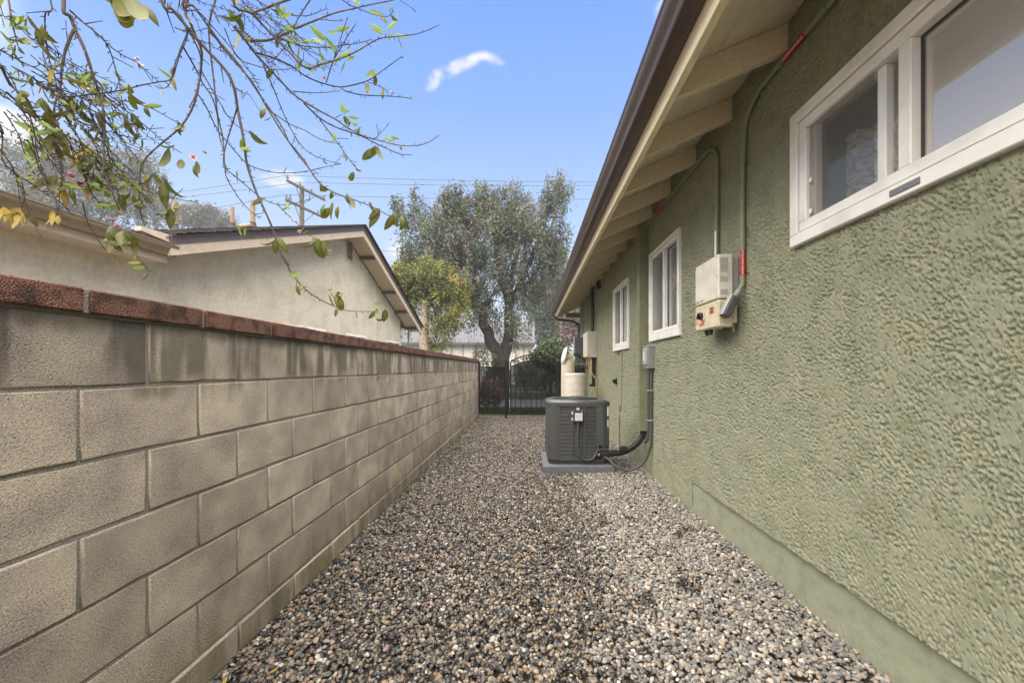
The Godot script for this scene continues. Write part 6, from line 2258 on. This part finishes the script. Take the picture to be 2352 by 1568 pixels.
func build_peach() -> void:
	var base := Vector3(-2.15, -0.1, -0.95)
	var t := thing("peach_tree", "peach tree with sparse old leaves and pink blossoms hanging in over the wall", "tree", base)
	var limb_pts := smooth([base, Vector3(-2.12, 0.9, -0.95), Vector3(-2.02, 1.9, -1.0), Vector3(-1.78, 2.55, -1.12), Vector3(-1.38, 2.95, -1.32), Vector3(-0.95, 3.06, -1.48)], 6)
	var rs := []
	for i in limb_pts.size():
		rs.append(lerpf(0.085, 0.018, float(i) / (limb_pts.size() - 1)))
	var tm := MB.new()
	tm.tube(limb_pts, rs, 10)
	part(tm, "trunk", M.peach_bark, t)
	var hubs := [Vector3(-0.95, 3.06, -1.48), Vector3(-1.38, 2.95, -1.32), Vector3(-1.62, 2.72, -1.2), Vector3(-1.78, 2.55, -1.12)]
	# branches as they show: [scale and shift of the place list, [places], thick, thin, hub or -1]
	var A := [1.0 / 2.327, 0.0, 0.0]
	var C := [1.0 / 4.064, 441.0, 0.0]
	var E := [1.0 / 3.1215, 349.1, 385.9]
	var L := [1.0 / 4.266, 0.0, 0.0]
	var R := [1.0 / 4.613, 0.0, 137.8]
	var list := [
		[L, [620, 0, 680, 150, 730, 280, 830, 500, 920, 780, 970, 920, 1010, 1100, 1020, 1300, 1010, 1500, 1030, 1700, 1100, 1900, 1180, 2080], 6.2, 1.6, 1],
		[L, [720, 290, 640, 480, 600, 680, 590, 830, 540, 1000, 520, 1150, 560, 1400, 600, 1700], 4.2, 1.3, -1],
		[A, [1000, 0, 1020, 130, 1070, 250, 1075, 330, 1055, 480, 1020, 590, 960, 680, 880, 750, 790, 830, 750, 900, 745, 980, 740, 1080, 760, 1180], 4.2, 1.6, 0],
		[A, [880, 0, 960, 80, 1000, 180, 960, 290, 925, 400, 890, 465, 840, 470], 2.6, 1.0, 0],
		[A, [1150, 0, 1130, 60, 1115, 180, 1140, 420, 1160, 600, 1190, 740, 1200, 880, 1215, 960, 1300, 1090, 1390, 1170], 3.4, 1.0, 0],
		[A, [860, 0, 920, 50, 1060, 220, 1200, 370, 1250, 470, 1270, 590, 1300, 740, 1320, 880, 1370, 1030, 1430, 1160, 1470, 1260, 1500, 1350, 1545, 1420], 5.4, 2.4, 1],
		[E, [900, 560, 960, 680, 1010, 770, 1100, 870, 1200, 940, 1330, 1000, 1430, 1025, 1600, 1027], 2.3, 0.8, -1],
		[A, [980, 0, 1030, 30, 1120, 150, 1220, 290, 1340, 430, 1430, 580, 1530, 740, 1620, 850, 1700, 970, 1790, 1030, 1900, 1070, 2000, 1110, 2110, 1170], 4.2, 1.2, 0],
		[C, [380, -20, 560, 130, 760, 340, 900, 480, 1060, 630, 1200, 600, 1400, 540, 1550, 470, 1700, 380, 1800, 350, 2000, 330, 2150, 300, 2310, 230], 4.4, 1.0, 0],
		[C, [930, -20, 720, 60, 560, 120], 3.8, 2.6, -1],
		[C, [490, 375, 700, 375, 850, 320, 1000, 250, 1160, 185, 1330, 120, 1500, 80, 1650, 45, 1880, 0], 3.8, 1.4, -1],
		[C, [160, 290, 350, 500, 500, 690, 620, 870, 720, 1010, 830, 1170, 920, 1350, 1040, 1510, 1110, 1600], 3.4, 1.3, -1],
		[C, [390, 250, 490, 370, 590, 500, 700, 620, 830, 760, 960, 890, 1080, 970, 1220, 1050, 1350, 1120, 1450, 1190, 1600, 1270, 1750, 1310, 1900, 1350, 2070, 1360, 2200, 1330, 2310, 1260], 3.8, 0.9, -1],
		[C, [1040, 960, 1190, 1100, 1350, 1190, 1560, 1260, 1700, 1330, 1850, 1400, 1950, 1440, 2050, 1445], 2.4, 0.9, -1],
		[C, [590, 490, 760, 540, 930, 620, 1060, 710, 1200, 770, 1380, 810, 1550, 780, 1660, 740, 1800, 640, 1970, 520], 2.9, 1.0, -1],
		[C, [1380, 810, 1450, 855, 1600, 885, 1810, 895, 1950, 905, 2050, 920], 1.9, 0.9, -1],
		[C, [1640, 765, 1740, 800, 1830, 855], 1.3, 0.8, -1],
		[C, [760, 340, 900, 390, 1050, 430, 1250, 440, 1420, 420, 1560, 400, 1680, 365], 2.0, 0.8, -1],
		[C, [1250, 770, 1300, 610, 1360, 440, 1420, 250, 1455, 160], 1.8, 0.8, -1],
		[C, [1330, 540, 1400, 420, 1480, 290, 1530, 220], 1.9, 1.0, -1],
		[C, [940, 850, 1060, 860, 1200, 865, 1390, 845], 1.4, 0.8, -1],
		[C, [660, 600, 740, 780, 800, 930, 880, 1120, 960, 1270, 1050, 1390, 1180, 1470, 1390, 1535], 1.9, 0.8, -1],
		[C, [750, 1050, 900, 1150, 1060, 1220, 1200, 1300, 1390, 1345], 1.5, 0.7, -1],
		[C, [1190, 1110, 1300, 1260, 1400, 1390, 1460, 1480, 1530, 1570], 1.6, 0.8, -1],
		[C, [410, 820, 470, 860, 540, 885], 1.3, 0.7, -1],
		[C, [420, 1000, 370, 1170, 320, 1330, 290, 1500, 330, 1580], 2.3, 1.2, -1],
		[C, [1590, 1280, 1700, 1290, 1760, 1240, 1850, 1140], 1.1, 0.6, -1],
		[C, [590, -10, 700, 60, 800, 110, 930, 140, 1080, 145, 1200, 100, 1270, 80], 1.8, 0.8, -1],
		[C, [1100, 0, 1000, 150, 950, 250, 880, 410, 760, 560, 690, 590], 1.9, 0.8, -1],
		[C, [1390, -10, 1480, 50, 1560, 80, 1680, 130, 1820, 155, 1880, 100], 1.5, 0.7, -1],
		[C, [1940, 0, 2090, 100], 1.0, 0.6, -1],
		[C, [1180, 180, 1300, 190, 1415, 195], 1.2, 0.7, -1],
		[C, [300, 260, 420, 530, 560, 600, 720, 640, 880, 645, 1060, 610], 1.6, 0.7, -1],
		[A, [1040, 480, 1100, 570, 1160, 690, 1240, 790, 1330, 880, 1460, 920, 1600, 920, 1720, 895, 1820, 875], 2.0, 0.8, -1],
		[A, [1190, 890, 1290, 970, 1400, 1060, 1500, 1095, 1600, 1080, 1660, 1060], 1.6, 0.7, -1],
		[A, [1480, 1090, 1560, 1170, 1640, 1240, 1700, 1290], 1.2, 0.7, -1],
		[L, [80, 0, 100, 180, 130, 290, 170, 450], 3.6, 1.4, 2],
		[L, [490, 0, 440, 130, 440, 300, 470, 550, 530, 740, 560, 900, 580, 1100], 2.6, 1.0, 2],
		[L, [-60, 560, 0, 640, 100, 830, 250, 960, 330, 1100, 420, 1220, 510, 1340, 560, 1500], 5.0, 2.0, 3],
		[L, [-60, 450, 0, 490, 200, 600, 400, 700, 560, 850, 700, 1000, 850, 1180, 1000, 1300], 3.0, 1.0, 3],
		[L, [680, 100, 800, 210, 940, 320, 1060, 440, 1200, 540, 1320, 600, 1440, 700, 1540, 790], 2.6, 0.9, -1],
		[L, [580, 940, 700, 945, 1000, 910, 1200, 880, 1400, 830, 1560, 800, 1670, 770, 1720, 600, 1820, 350, 1870, 270], 2.3, 1.4, -1],
		[L, [940, 780, 1100, 960, 1300, 1000, 1500, 1070, 1700, 1180, 1760, 1200], 2.0, 0.8, -1],
		[L, [970, 900, 1200, 1060, 1380, 1200, 1500, 1300, 1620, 1400, 1780, 1500], 2.0, 0.9, -1],
		[L, [0, 60, 120, 200, 300, 380, 460, 520], 1.6, 0.8, 2],
		[L, [-40, 850, 60, 900, 180, 1010, 280, 1120, 330, 1300, 360, 1500, 420, 1700, 480, 1850], 2.6, 1.2, 3],
		[L, [640, 200, 650, 350, 680, 550, 740, 770], 1.1, 0.6, -1],
		[R, [-20, 650, 0, 740, 20, 830, 20, 1060, 150, 1190, 300, 1290, 450, 1400, 600, 1480, 740, 1600], 2.6, 1.2, 3],
		[R, [150, 1190, 230, 1310, 250, 1480, 230, 1560], 1.7, 1.0, -1],
		[R, [330, 800, 370, 1000, 430, 1200, 500, 1350, 560, 1430], 1.8, 0.9, -1],
		[R, [1080, 600, 1090, 820, 1150, 1000, 1190, 1250, 1250, 1420, 1280, 1560], 2.2, 1.0, -1],
		[R, [1130, 600, 1280, 830, 1380, 960, 1500, 1110], 1.8, 1.0, -1],
		[R, [860, 1150, 950, 1240, 1080, 1310, 1280, 1370, 1450, 1370, 1700, 1430, 2000, 1495, 2090, 1490], 2.0, 0.9, -1],
		[R, [860, 1140, 900, 1250, 960, 1400, 1040, 1500, 1100, 1580], 2.6, 1.2, -1],
		[R, [640, 1000, 660, 1200, 630, 1400, 610, 1600], 1.7, 0.9, -1],
		[A, [440, 1080, 470, 1200, 520, 1280, 570, 1340, 620, 1370], 1.7, 0.9, -1],
		[A, [725, 1360, 760, 1410, 797, 1452], 1.1, 0.7, -1],
		[C, [-120, -10, 60, 110, 200, 260, 390, 480, 560, 700, 640, 850], 2.2, 0.9, 0],
		[C, [-60, 240, 60, 470, 80, 640, 30, 880, -30, 1000], 2.2, 1.2, -1],
		[C, [80, 650, 180, 830, 260, 960, 330, 1080, 440, 1190, 610, 1270], 1.7, 0.8, -1],
		[C, [-90, 430, 20, 620, 100, 780, 180, 900, 230, 1060, 250, 1250, 290, 1400], 2.4, 1.2, -1],
	]
	# fine twigs hanging through the thick of it on the left
	var tw := RandomNumberGenerator.new()
	tw.seed = 91
	for i in 52:
		var x := tw.randf_range(-40, 250)
		var y := tw.randf_range(60, 400)
		var pts := []
		var a := tw.randf_range(0.25, 1.15)
		for k in 7:
			pts.append_array([x, y])
			var st := tw.randf_range(22, 42)
			x += cos(a) * st
			y += sin(a) * st
			a += tw.randf_range(-0.14, 0.20)
		list.append([[1.0, 0.0, 0.0], pts, tw.randf_range(1.2, 2.0), 0.6, -1])
	for i in 22:
		var x := tw.randf_range(400, 640)
		var y := tw.randf_range(-30, 90)
		var pts := []
		var a := tw.randf_range(0.4, 1.0)
		for k in 7:
			pts.append_array([x, y])
			var st := tw.randf_range(18, 34)
			x += cos(a) * st
			y += sin(a) * st
			a += tw.randf_range(-0.2, 0.2)
		list.append([[1.0, 0.0, 0.0], pts, tw.randf_range(1.0, 1.8), 0.5, -1])
	var perch := []
	for q in list:
		var sc: float = q[0][0]
		var pts := []
		var rr := []
		var shift := rng.randf_range(-0.06, 0.06)
		var n: int = q[1].size() / 2
		for i in n:
			var px: float = q[1][i * 2] * sc + q[0][1]
			var py: float = q[1][i * 2 + 1] * sc + q[0][2]
			pts.append(at(px, py, bough_depth(px, py) + shift + rng.randf_range(-0.012, 0.012)))
		if q[4] >= 0:
			var first: Vector3 = pts[0]
			var hub: Vector3 = hubs[q[4]]
			pts.insert(0, first.lerp(hub, 0.5) + Vector3(0, 0.05, 0))
			pts.insert(0, hub)
		var line := smooth(pts, 5)
		var m := line.size()
		for i in m:
			# widths are half widths in frame units
			var u := float(i) / (m - 1)
			var w := lerpf(q[2], q[3], pow(u, 0.8)) * 1.0
			rr.append(w * 0.80 * -line[i].z / FOC * (1.0 + 0.08 * sin(i * 1.7)))
		var bm := MB.new()
		bm.tube(line, rr, 7)
		# short spurs and buds
		var i := 3
		while i < m - 1:
			var p: Vector3 = line[i]
			var dir: Vector3 = (line[i + 1] - line[i - 1]).normalized()
			var sd := dir.cross(Vector3(rng.randfn(), rng.randfn(), rng.randfn())).normalized()
			var len_s := rng.randf_range(0.004, 0.012)
			if rng.randf() < 0.09:
				len_s = rng.randf_range(0.02, 0.06)
			var e: Vector3 = p + (sd + dir * 0.6).normalized() * (len_s + rr[i])
			bm.tube([p, e], [minf(rr[i], 0.0022), 0.0011], 4)
			bm.tube([e - sd * 0.0015, e + (sd + dir * 0.7).normalized() * 0.004], [0.0019, 0.0008], 4)
			i += rng.randi_range(1, 3)
		var thick: bool = q[2] > 3.2
		part(bm, "branch" if q[2] > 1.9 else "twig", M.peach_bark if thick else M.twig_bark, t)
		for k in range(4, m, 3):
			perch.append(line[k])
	# leaves
	var shapes := []
	for k in 3:
		var row := []
		for i in 6:
			row.append(leaf_mesh(k, 600 + k * 20 + i))
		shapes.append(row)
	# [px, py, kind (0 old, 1 young, 2 yellowed), length in frame units, how many]
	var spots := [[262, -18, 0, 92, 2], [292, -12, 0, 88, 2], [322, 8, 0, 50, 1], [60, 36, 0, 42, 3], [90, 62, 0, 44, 4], [56, 92, 0, 36, 3], [97, 108, 0, 34, 2], [30, 104, 0, 40, 2], [24, 66, 1, 32, 2], [5, 70, 1, 34, 2],
		[520, 22, 0, 46, 1], [548, 60, 2, 62, 1], [562, 38, 0, 50, 1], [540, 32, 0, 30, 1], [292, 212, 0, 38, 2], [280, 265, 0, 46, 1], [297, 262, 0, 40, 1], [310, 276, 0, 46, 1], [417, 282, 0, 36, 2],
		[384, 336, 0, 55, 1], [423, 368, 0, 42, 1], [449, 375, 0, 36, 2], [465, 350, 0, 24, 1], [404, 330, 0, 40, 1], [606, 254, 0, 30, 1], [619, 262, 0, 30, 1], [570, 298, 0, 44, 1], [849, 196, 0, 42, 1], [795, 272, 0, 38, 2], [826, 296, 0, 22, 1], [860, 338, 0, 40, 4], [818, 392, 0, 34, 1], [838, 394, 0, 32, 1],
		[740, 438, 0, 44, 1], [752, 470, 0, 42, 2], [770, 470, 0, 40, 2], [762, 440, 0, 32, 1], [800, 448, 0, 32, 2], [845, 460, 0, 24, 1], [877, 484, 0, 44, 2], [902, 490, 0, 46, 2], [922, 496, 0, 44, 2], [632, 550, 0, 44, 3], [722, 540, 0, 52, 2], [738, 546, 0, 50, 2],
		[390, 478, 0, 46, 2], [412, 474, 0, 42, 2], [357, 396, 0, 60, 2], [372, 410, 0, 64, 2], [335, 402, 2, 34, 1], [258, 522, 0, 58, 2], [277, 530, 0, 54, 2], [300, 540, 0, 50, 3], [253, 552, 0, 40, 2], [300, 440, 0, 46, 2], [325, 454, 0, 46, 2], [280, 436, 0, 44, 2], [172, 425, 0, 44, 2], [150, 430, 2, 40, 2], [40, 488, 2, 40, 2], [10, 480, 2, 34, 2], [52, 480, 2, 30, 1], [122, 490, 2, 32, 2], [205, 335, 2, 56, 2], [220, 350, 0, 48, 3], [190, 370, 0, 46, 3], [150, 250, 0, 48, 3], [165, 225, 0, 44, 3], [140, 300, 0, 44, 3], [120, 320, 0, 40, 3], [145, 345, 0, 38, 3], [90, 225, 0, 44, 2], [48, 208, 0, 44, 3], [100, 255, 0, 40, 3], [128, 405, 0, 46, 2], [210, 395, 0, 50, 2],
		[676, 648, 0, 26, 1], [688, 652, 0, 30, 1], [755, 672, 0, 34, 2], [770, 676, 0, 36, 3], [790, 670, 0, 34, 1], [770, 702, 0, 24, 1], [868, 714, 0, 34, 2], [880, 716, 0, 40, 2],
		[245, 188, 1, 24, 2], [180, 190, 1, 40, 2], [195, 180, 1, 34, 1], [226, 226, 1, 34, 2], [255, 265, 1, 26, 2], [85, 310, 1, 44, 3], [70, 325, 1, 34, 2], [86, 372, 1, 40, 3], [100, 366, 1, 30, 2], [240, 440, 1, 48, 2], [225, 430, 1, 34, 2], [190, 430, 1, 32, 2], [255, 475, 1, 30, 2], [160, 260, 1, 36, 2], [270, 420, 1, 28, 2], [300, 560, 1, 26, 2], [25, 175, 1, 28, 2],
		[741, 100, 1, 36, 3], [768, 76, 1, 30, 2], [798, 138, 1, 34, 2], [781, 126, 1, 36, 3], [884, 72, 1, 30, 3], [895, 52, 1, 30, 1], [912, 26, 1, 26, 2], [850, 20, 1, 34, 1], [820, 4, 1, 28, 3], [905, 72, 1, 28, 2], [842, 172, 1, 26, 2], [724, 166, 1, 28, 3], [744, 158, 1, 30, 2], [645, 42, 1, 26, 3], [653, 60, 1, 24, 2], [687, 96, 1, 28, 3], [547, 342, 1, 26, 3], [592, 246, 1, 24, 1], [797, 262, 1, 28, 3], [818, 286, 1, 22, 2], [893, 318, 1, 22, 3], [771, 314, 1, 20, 2], [680, 158, 1, 20, 2], [660, 478, 1, 22, 2], [556, 545, 1, 24, 2], [690, 530, 1, 24, 2], [668, 632, 1, 20, 2], [760, 662, 1, 22, 2], [884, 706, 1, 20, 1]]
	for s in spots:
		for k in s[4] + (1 if s[0] < 330 else 0):
			var px: float = s[0] + rng.randf_range(-7, 7)
			var py: float = s[1] + rng.randf_range(-7, 7)
			var d := bough_depth(px, py) + rng.randf_range(-0.05, 0.05)
			if s[0] < 330 and s[0] > 240 and s[1] < 20:
				d = 0.80 + rng.randf_range(-0.04, 0.04)
			var size: float = s[3] * rng.randf_range(0.85, 1.25) * d / FOC
			put_leaf(t, shapes, s[2], at(px, py, d), size)
	for k in 300:
		var p: Vector3 = perch[rng.randi_range(0, perch.size() - 1)]
		var px := p.x / -p.z * FOC + VX
		if px > 420.0 and rng.randf() < 0.75:
			continue
		put_leaf(t, shapes, [0, 0, 0, 0, 1, 1, 2][rng.randi_range(0, 6)], p, rng.randf_range(0.024, 0.056))
	# shoots standing up from the limb, above the frame
	for k in 14:
		var a: Vector3 = limb_pts[rng.randi_range(16, limb_pts.size() - 1)]
		var dir := Vector3(rng.randf_range(-0.8, 0.5), rng.randf_range(0.6, 1.2), rng.randf_range(-0.5, 0.9)).normalized()
		var ln := rng.randf_range(0.4, 0.95)
		var side := Vector3(rng.randfn(), 0.0, rng.randfn()) * 0.08
		var sp := smooth([a, a + dir * ln * 0.35 + side, a + dir * ln * 0.7, a + dir * ln + side], 4)
		var sr := []
		for i in sp.size():
			sr.append(lerpf(0.007, 0.0012, float(i) / (sp.size() - 1)))
		var sm := MB.new()
		sm.tube(sp, sr, 6)
		part(sm, "branch", M.peach_bark, t)
		for i in range(4, sp.size(), 2):
			put_leaf(t, shapes, [0, 0, 1][rng.randi_range(0, 2)], sp[i], rng.randf_range(0.03, 0.06))
	# blossoms
	var bs := [blossom_mesh(1), blossom_mesh(2), blossom_mesh(3)]
	for q in [[316, 136, 0.014], [318, 150, 0.017], [902, 213, 0.018], [443, 362, 0.020], [165, 405, 0.021], [180, 418, 0.022], [158, 425, 0.020], [258, 508, 0.020], [268, 520, 0.016], [210, 208, 0.017], [745, 178, 0.013], [670, 503, 0.013], [688, 532, 0.012], [876, 44, 0.012]]:
		var p := at(q[0], q[1], bough_depth(q[0], q[1]) + rng.randf_range(-0.04, 0.02))
		var bb := Basis(Vector3(rng.randfn(), rng.randfn(), rng.randfn()).normalized(), rng.randf() * TAU) * Basis().scaled(Vector3.ONE * q[2] * 0.85)
		inst(bs[rng.randi_range(0, 2)], "blossom", M.petal, t, Transform3D(bb, p))

func put_leaf(t: Node3D, shapes: Array, kind: int, p: Vector3, size: float) -> void:
	var tilt := rng.randfn() * 0.35
	if kind == 1:
		tilt = rng.randf_range(1.0, 2.9) * (1.0 if rng.randf() < 0.5 else -1.0)
	var b := Basis(Vector3.UP, rng.randf_range(-0.9, 0.9) + (PI if rng.randf() < 0.5 else 0.0)) * Basis(Vector3(0, 0, 1), tilt) * Basis(Vector3.RIGHT, rng.randfn() * 0.35)
	inst(shapes[kind][rng.randi_range(0, 5)], "leaf", M.leaf, t, Transform3D(b.scaled(Vector3.ONE * size), p))

# ------------------------------------------------------------------ gravel
func pebble(sd: int) -> ArrayMesh:
	var nz := noise(0.9, sd, 2)
	var mb := MB.new()
	var ns := 9
	var nr := 6
	var grid := []
	for j in nr + 1:
		var la := PI * j / nr - PI * 0.5
		var row := []
		for i in ns:
			var lo := TAU * i / ns
			var d := Vector3(cos(la) * cos(lo), sin(la), cos(la) * sin(lo))
			# rounded but slightly flat-sided
			var k := 1.0 + 0.62 * nz.get_noise_3d(d.x + sd, d.y, d.z)
			row.append(d * k)
		grid.append(row)
	var idx := []
	for j in nr + 1:
		var row := []
		for i in ns:
			var p: Vector3 = grid[j][i]
			var n := p.normalized()
			if j > 0 and j < nr:
				var a: Vector3 = grid[j][(i + 1) % ns] - grid[j][(i + ns - 1) % ns]
				var b: Vector3 = grid[j + 1][i] - grid[j - 1][i]
				var c := a.cross(b).normalized()
				n = c if c.dot(p) > 0.0 else -c
			row.append(mb.vtx(p, n))
		idx.append(row)
	for j in nr:
		for i in ns:
			var i2 := (i + 1) % ns
			if j > 0:
				mb.face(idx[j][i], idx[j][i2], idx[j + 1][i2])
			if j < nr - 1:
				mb.face(idx[j][i], idx[j + 1][i2], idx[j + 1][i])
	return mb.mesh()

func build_gravel() -> void:
	var root := Node3D.new()
	root.name = "gravel"
	add_child(root)
	meta(root, "loose rounded pebbles of mixed greys and tans over the whole side yard", "gravel", "", "stuff")
	var r := RandomNumberGenerator.new()
	r.seed = 77
	var wet_n := noise(1.6, 71, 3)
	var tone_n := noise(2.5, 72, 3)
	var pal := [[Color(0.042, 0.041, 0.040), 20], [Color(0.084, 0.080, 0.073), 17], [Color(0.16, 0.15, 0.133), 15], [Color(0.13, 0.138, 0.142), 6], [Color(0.28, 0.225, 0.155), 14], [Color(0.42, 0.35, 0.26), 12], [Color(0.58, 0.53, 0.45), 7], [Color(0.28, 0.175, 0.095), 4], [Color(0.39, 0.26, 0.17), 4], [Color(0.15, 0.15, 0.11), 5]]
	var bag := []
	for p in pal:
		for k in p[1]:
			bag.append(p[0])
	var xs := []
	var cs := []
	for k in 8:
		xs.append([])
		cs.append(PackedColorArray())
	var x0 := BLOCKX - 0.01
	var x1 := WALLX + 0.02
	var d := 0.55
	while d < 10.45:
		# finer spacing near, a little coarser far away
		var dens := 5600.0 if d < 5.0 else 4200.0
		var n := int((x1 - x0) * 0.05 * dens)
		for i in n:
			var x := r.randf_range(x0, x1)
			var dd := d + r.randf() * 0.05
			if x > 0.15 and x < 1.0 and dd > 4.71 and dd < 5.55:
				continue
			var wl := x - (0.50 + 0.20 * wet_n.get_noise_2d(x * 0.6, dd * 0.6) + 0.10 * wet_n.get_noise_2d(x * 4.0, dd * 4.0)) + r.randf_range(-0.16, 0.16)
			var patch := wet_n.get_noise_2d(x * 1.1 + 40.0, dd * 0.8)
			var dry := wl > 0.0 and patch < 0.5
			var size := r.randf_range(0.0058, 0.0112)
			if r.randf() < 0.05:
				size *= 1.35
			var b := Basis(Vector3(r.randfn(), r.randfn(), r.randfn()).normalized(), r.randf() * TAU)
			var flat := Basis(Vector3.UP, r.randf() * TAU)
			b = flat * Basis(Vector3(r.randfn(), 0, r.randfn()).normalized(), r.randfn() * 0.45) * Basis.from_scale(Vector3(size * r.randf_range(0.95, 1.5), size * r.randf_range(0.5, 0.85), size * r.randf_range(0.8, 1.1)))
			var hump := 0.010 * tone_n.get_noise_2d(x * 1.2, dd * 1.2)
			var y := -0.005 - 0.019 * r.randf() + hump
			var c: Color = bag[r.randi_range(0, bag.size() - 1)]
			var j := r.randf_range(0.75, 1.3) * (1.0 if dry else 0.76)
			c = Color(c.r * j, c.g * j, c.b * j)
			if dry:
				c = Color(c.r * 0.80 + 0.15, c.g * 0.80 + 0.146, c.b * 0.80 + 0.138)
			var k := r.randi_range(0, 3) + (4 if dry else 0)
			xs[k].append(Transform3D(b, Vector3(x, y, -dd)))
			cs[k].append(c)
		d += 0.05
	for k in 8:
		var mm := MultiMesh.new()
		mm.transform_format = MultiMesh.TRANSFORM_3D
		mm.use_colors = true
		mm.mesh = pebble(800 + k % 4)
		mm.instance_count = xs[k].size()
		for i in xs[k].size():
			mm.set_instance_transform(i, xs[k][i])
			mm.set_instance_color(i, cs[k][i])
		var o := MultiMeshInstance3D.new()
		o.name = "pebbles"
		o.multimesh = mm
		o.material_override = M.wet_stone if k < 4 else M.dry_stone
		root.add_child(o, true)
		meta(o, "", "", "", "stuff")

func build_litter() -> void:
	var kinds := [leaf_mesh(2, 901), leaf_mesh(1, 902), leaf_mesh(2, 903)]
	# [px, py, mesh, length, label]
	for q in [[843, 1408, 1, 0.030, "yellow-green fallen leaf lying on the gravel, left of centre"], [892, 1396, 2, 0.026, "curled orange fallen leaf just right of the yellow-green one"], [640, 1537, 0, 0.040, "dark orange fallen leaf on gravel near the wall's foot"], [520, 1561, 2, 0.045, "bright yellow fallen leaf at the foot of the block wall"], [733, 1352, 2, 0.022, "small orange fallen leaf beside the wall's lower blocks"], [838, 1516, 0, 0.020, "small mustard fallen leaf near the bottom of the picture"], [1270, 1375, 2, 0.018, "small tan fallen leaf in the middle of the gravel"]]:
		var dd: float = FOC * EYE / (q[1] - VY)
		var p := at(q[0], q[1], dd)
		p.y = 0.012
		var o := MeshInstance3D.new()
		o.name = numbered("fallen_leaf")
		o.mesh = kinds[q[2]]
		o.set_surface_override_material(0, M.leaf)
		add_child(o)
		o.transform = Transform3D((Basis(Vector3.UP, rng.randf() * TAU) * Basis(Vector3.RIGHT, 1.35)).scaled(Vector3.ONE * q[3]), p)
		meta(o, q[4], "leaf", "leaves fallen on the gravel")
	var pm := MB.new()
	pm.tint = true
	pm.col = Color(0.62, 0.26, 0.40)
	var rows := []
	for i in 5:
		var u := i / 4.0
		var w := 0.36 * sin(PI * (0.1 + 0.82 * u))
		rows.append([pm.vtx(Vector3(u, 0.25 * u * u, w), Vector3.UP), pm.vtx(Vector3(u, 0.25 * u * u, -w), Vector3.UP)])
	for i in 4:
		pm.face(rows[i][0], rows[i][1], rows[i + 1][1])
		pm.face(rows[i][0], rows[i + 1][1], rows[i + 1][0])
	var petal := pm.mesh()
	for q in [[640, 1450, "pink fallen petal nearest the block wall"], [687, 1538, "pink fallen petal beside the dark orange leaf"], [760, 1450, "pink fallen petal between the wall and the yellow-green leaf"], [984, 1400, "pink fallen petal right of the curled orange leaf"], [880, 1500, "pink fallen petal below the curled orange leaf"], [1160, 1560, "pink fallen petal at the picture's bottom edge"]]:
		var dd: float = FOC * EYE / (q[1] - VY)
		var p := at(q[0], q[1], dd)
		p.y = 0.010
		var o := MeshInstance3D.new()
		o.name = numbered("fallen_petal")
		o.mesh = petal
		o.set_surface_override_material(0, M.petal)
		add_child(o)
		o.transform = Transform3D((Basis(Vector3.UP, rng.randf() * TAU) * Basis(Vector3.RIGHT, 0.3)).scaled(Vector3.ONE * 0.013), p)
		meta(o, q[2], "petal", "petals fallen on the gravel")
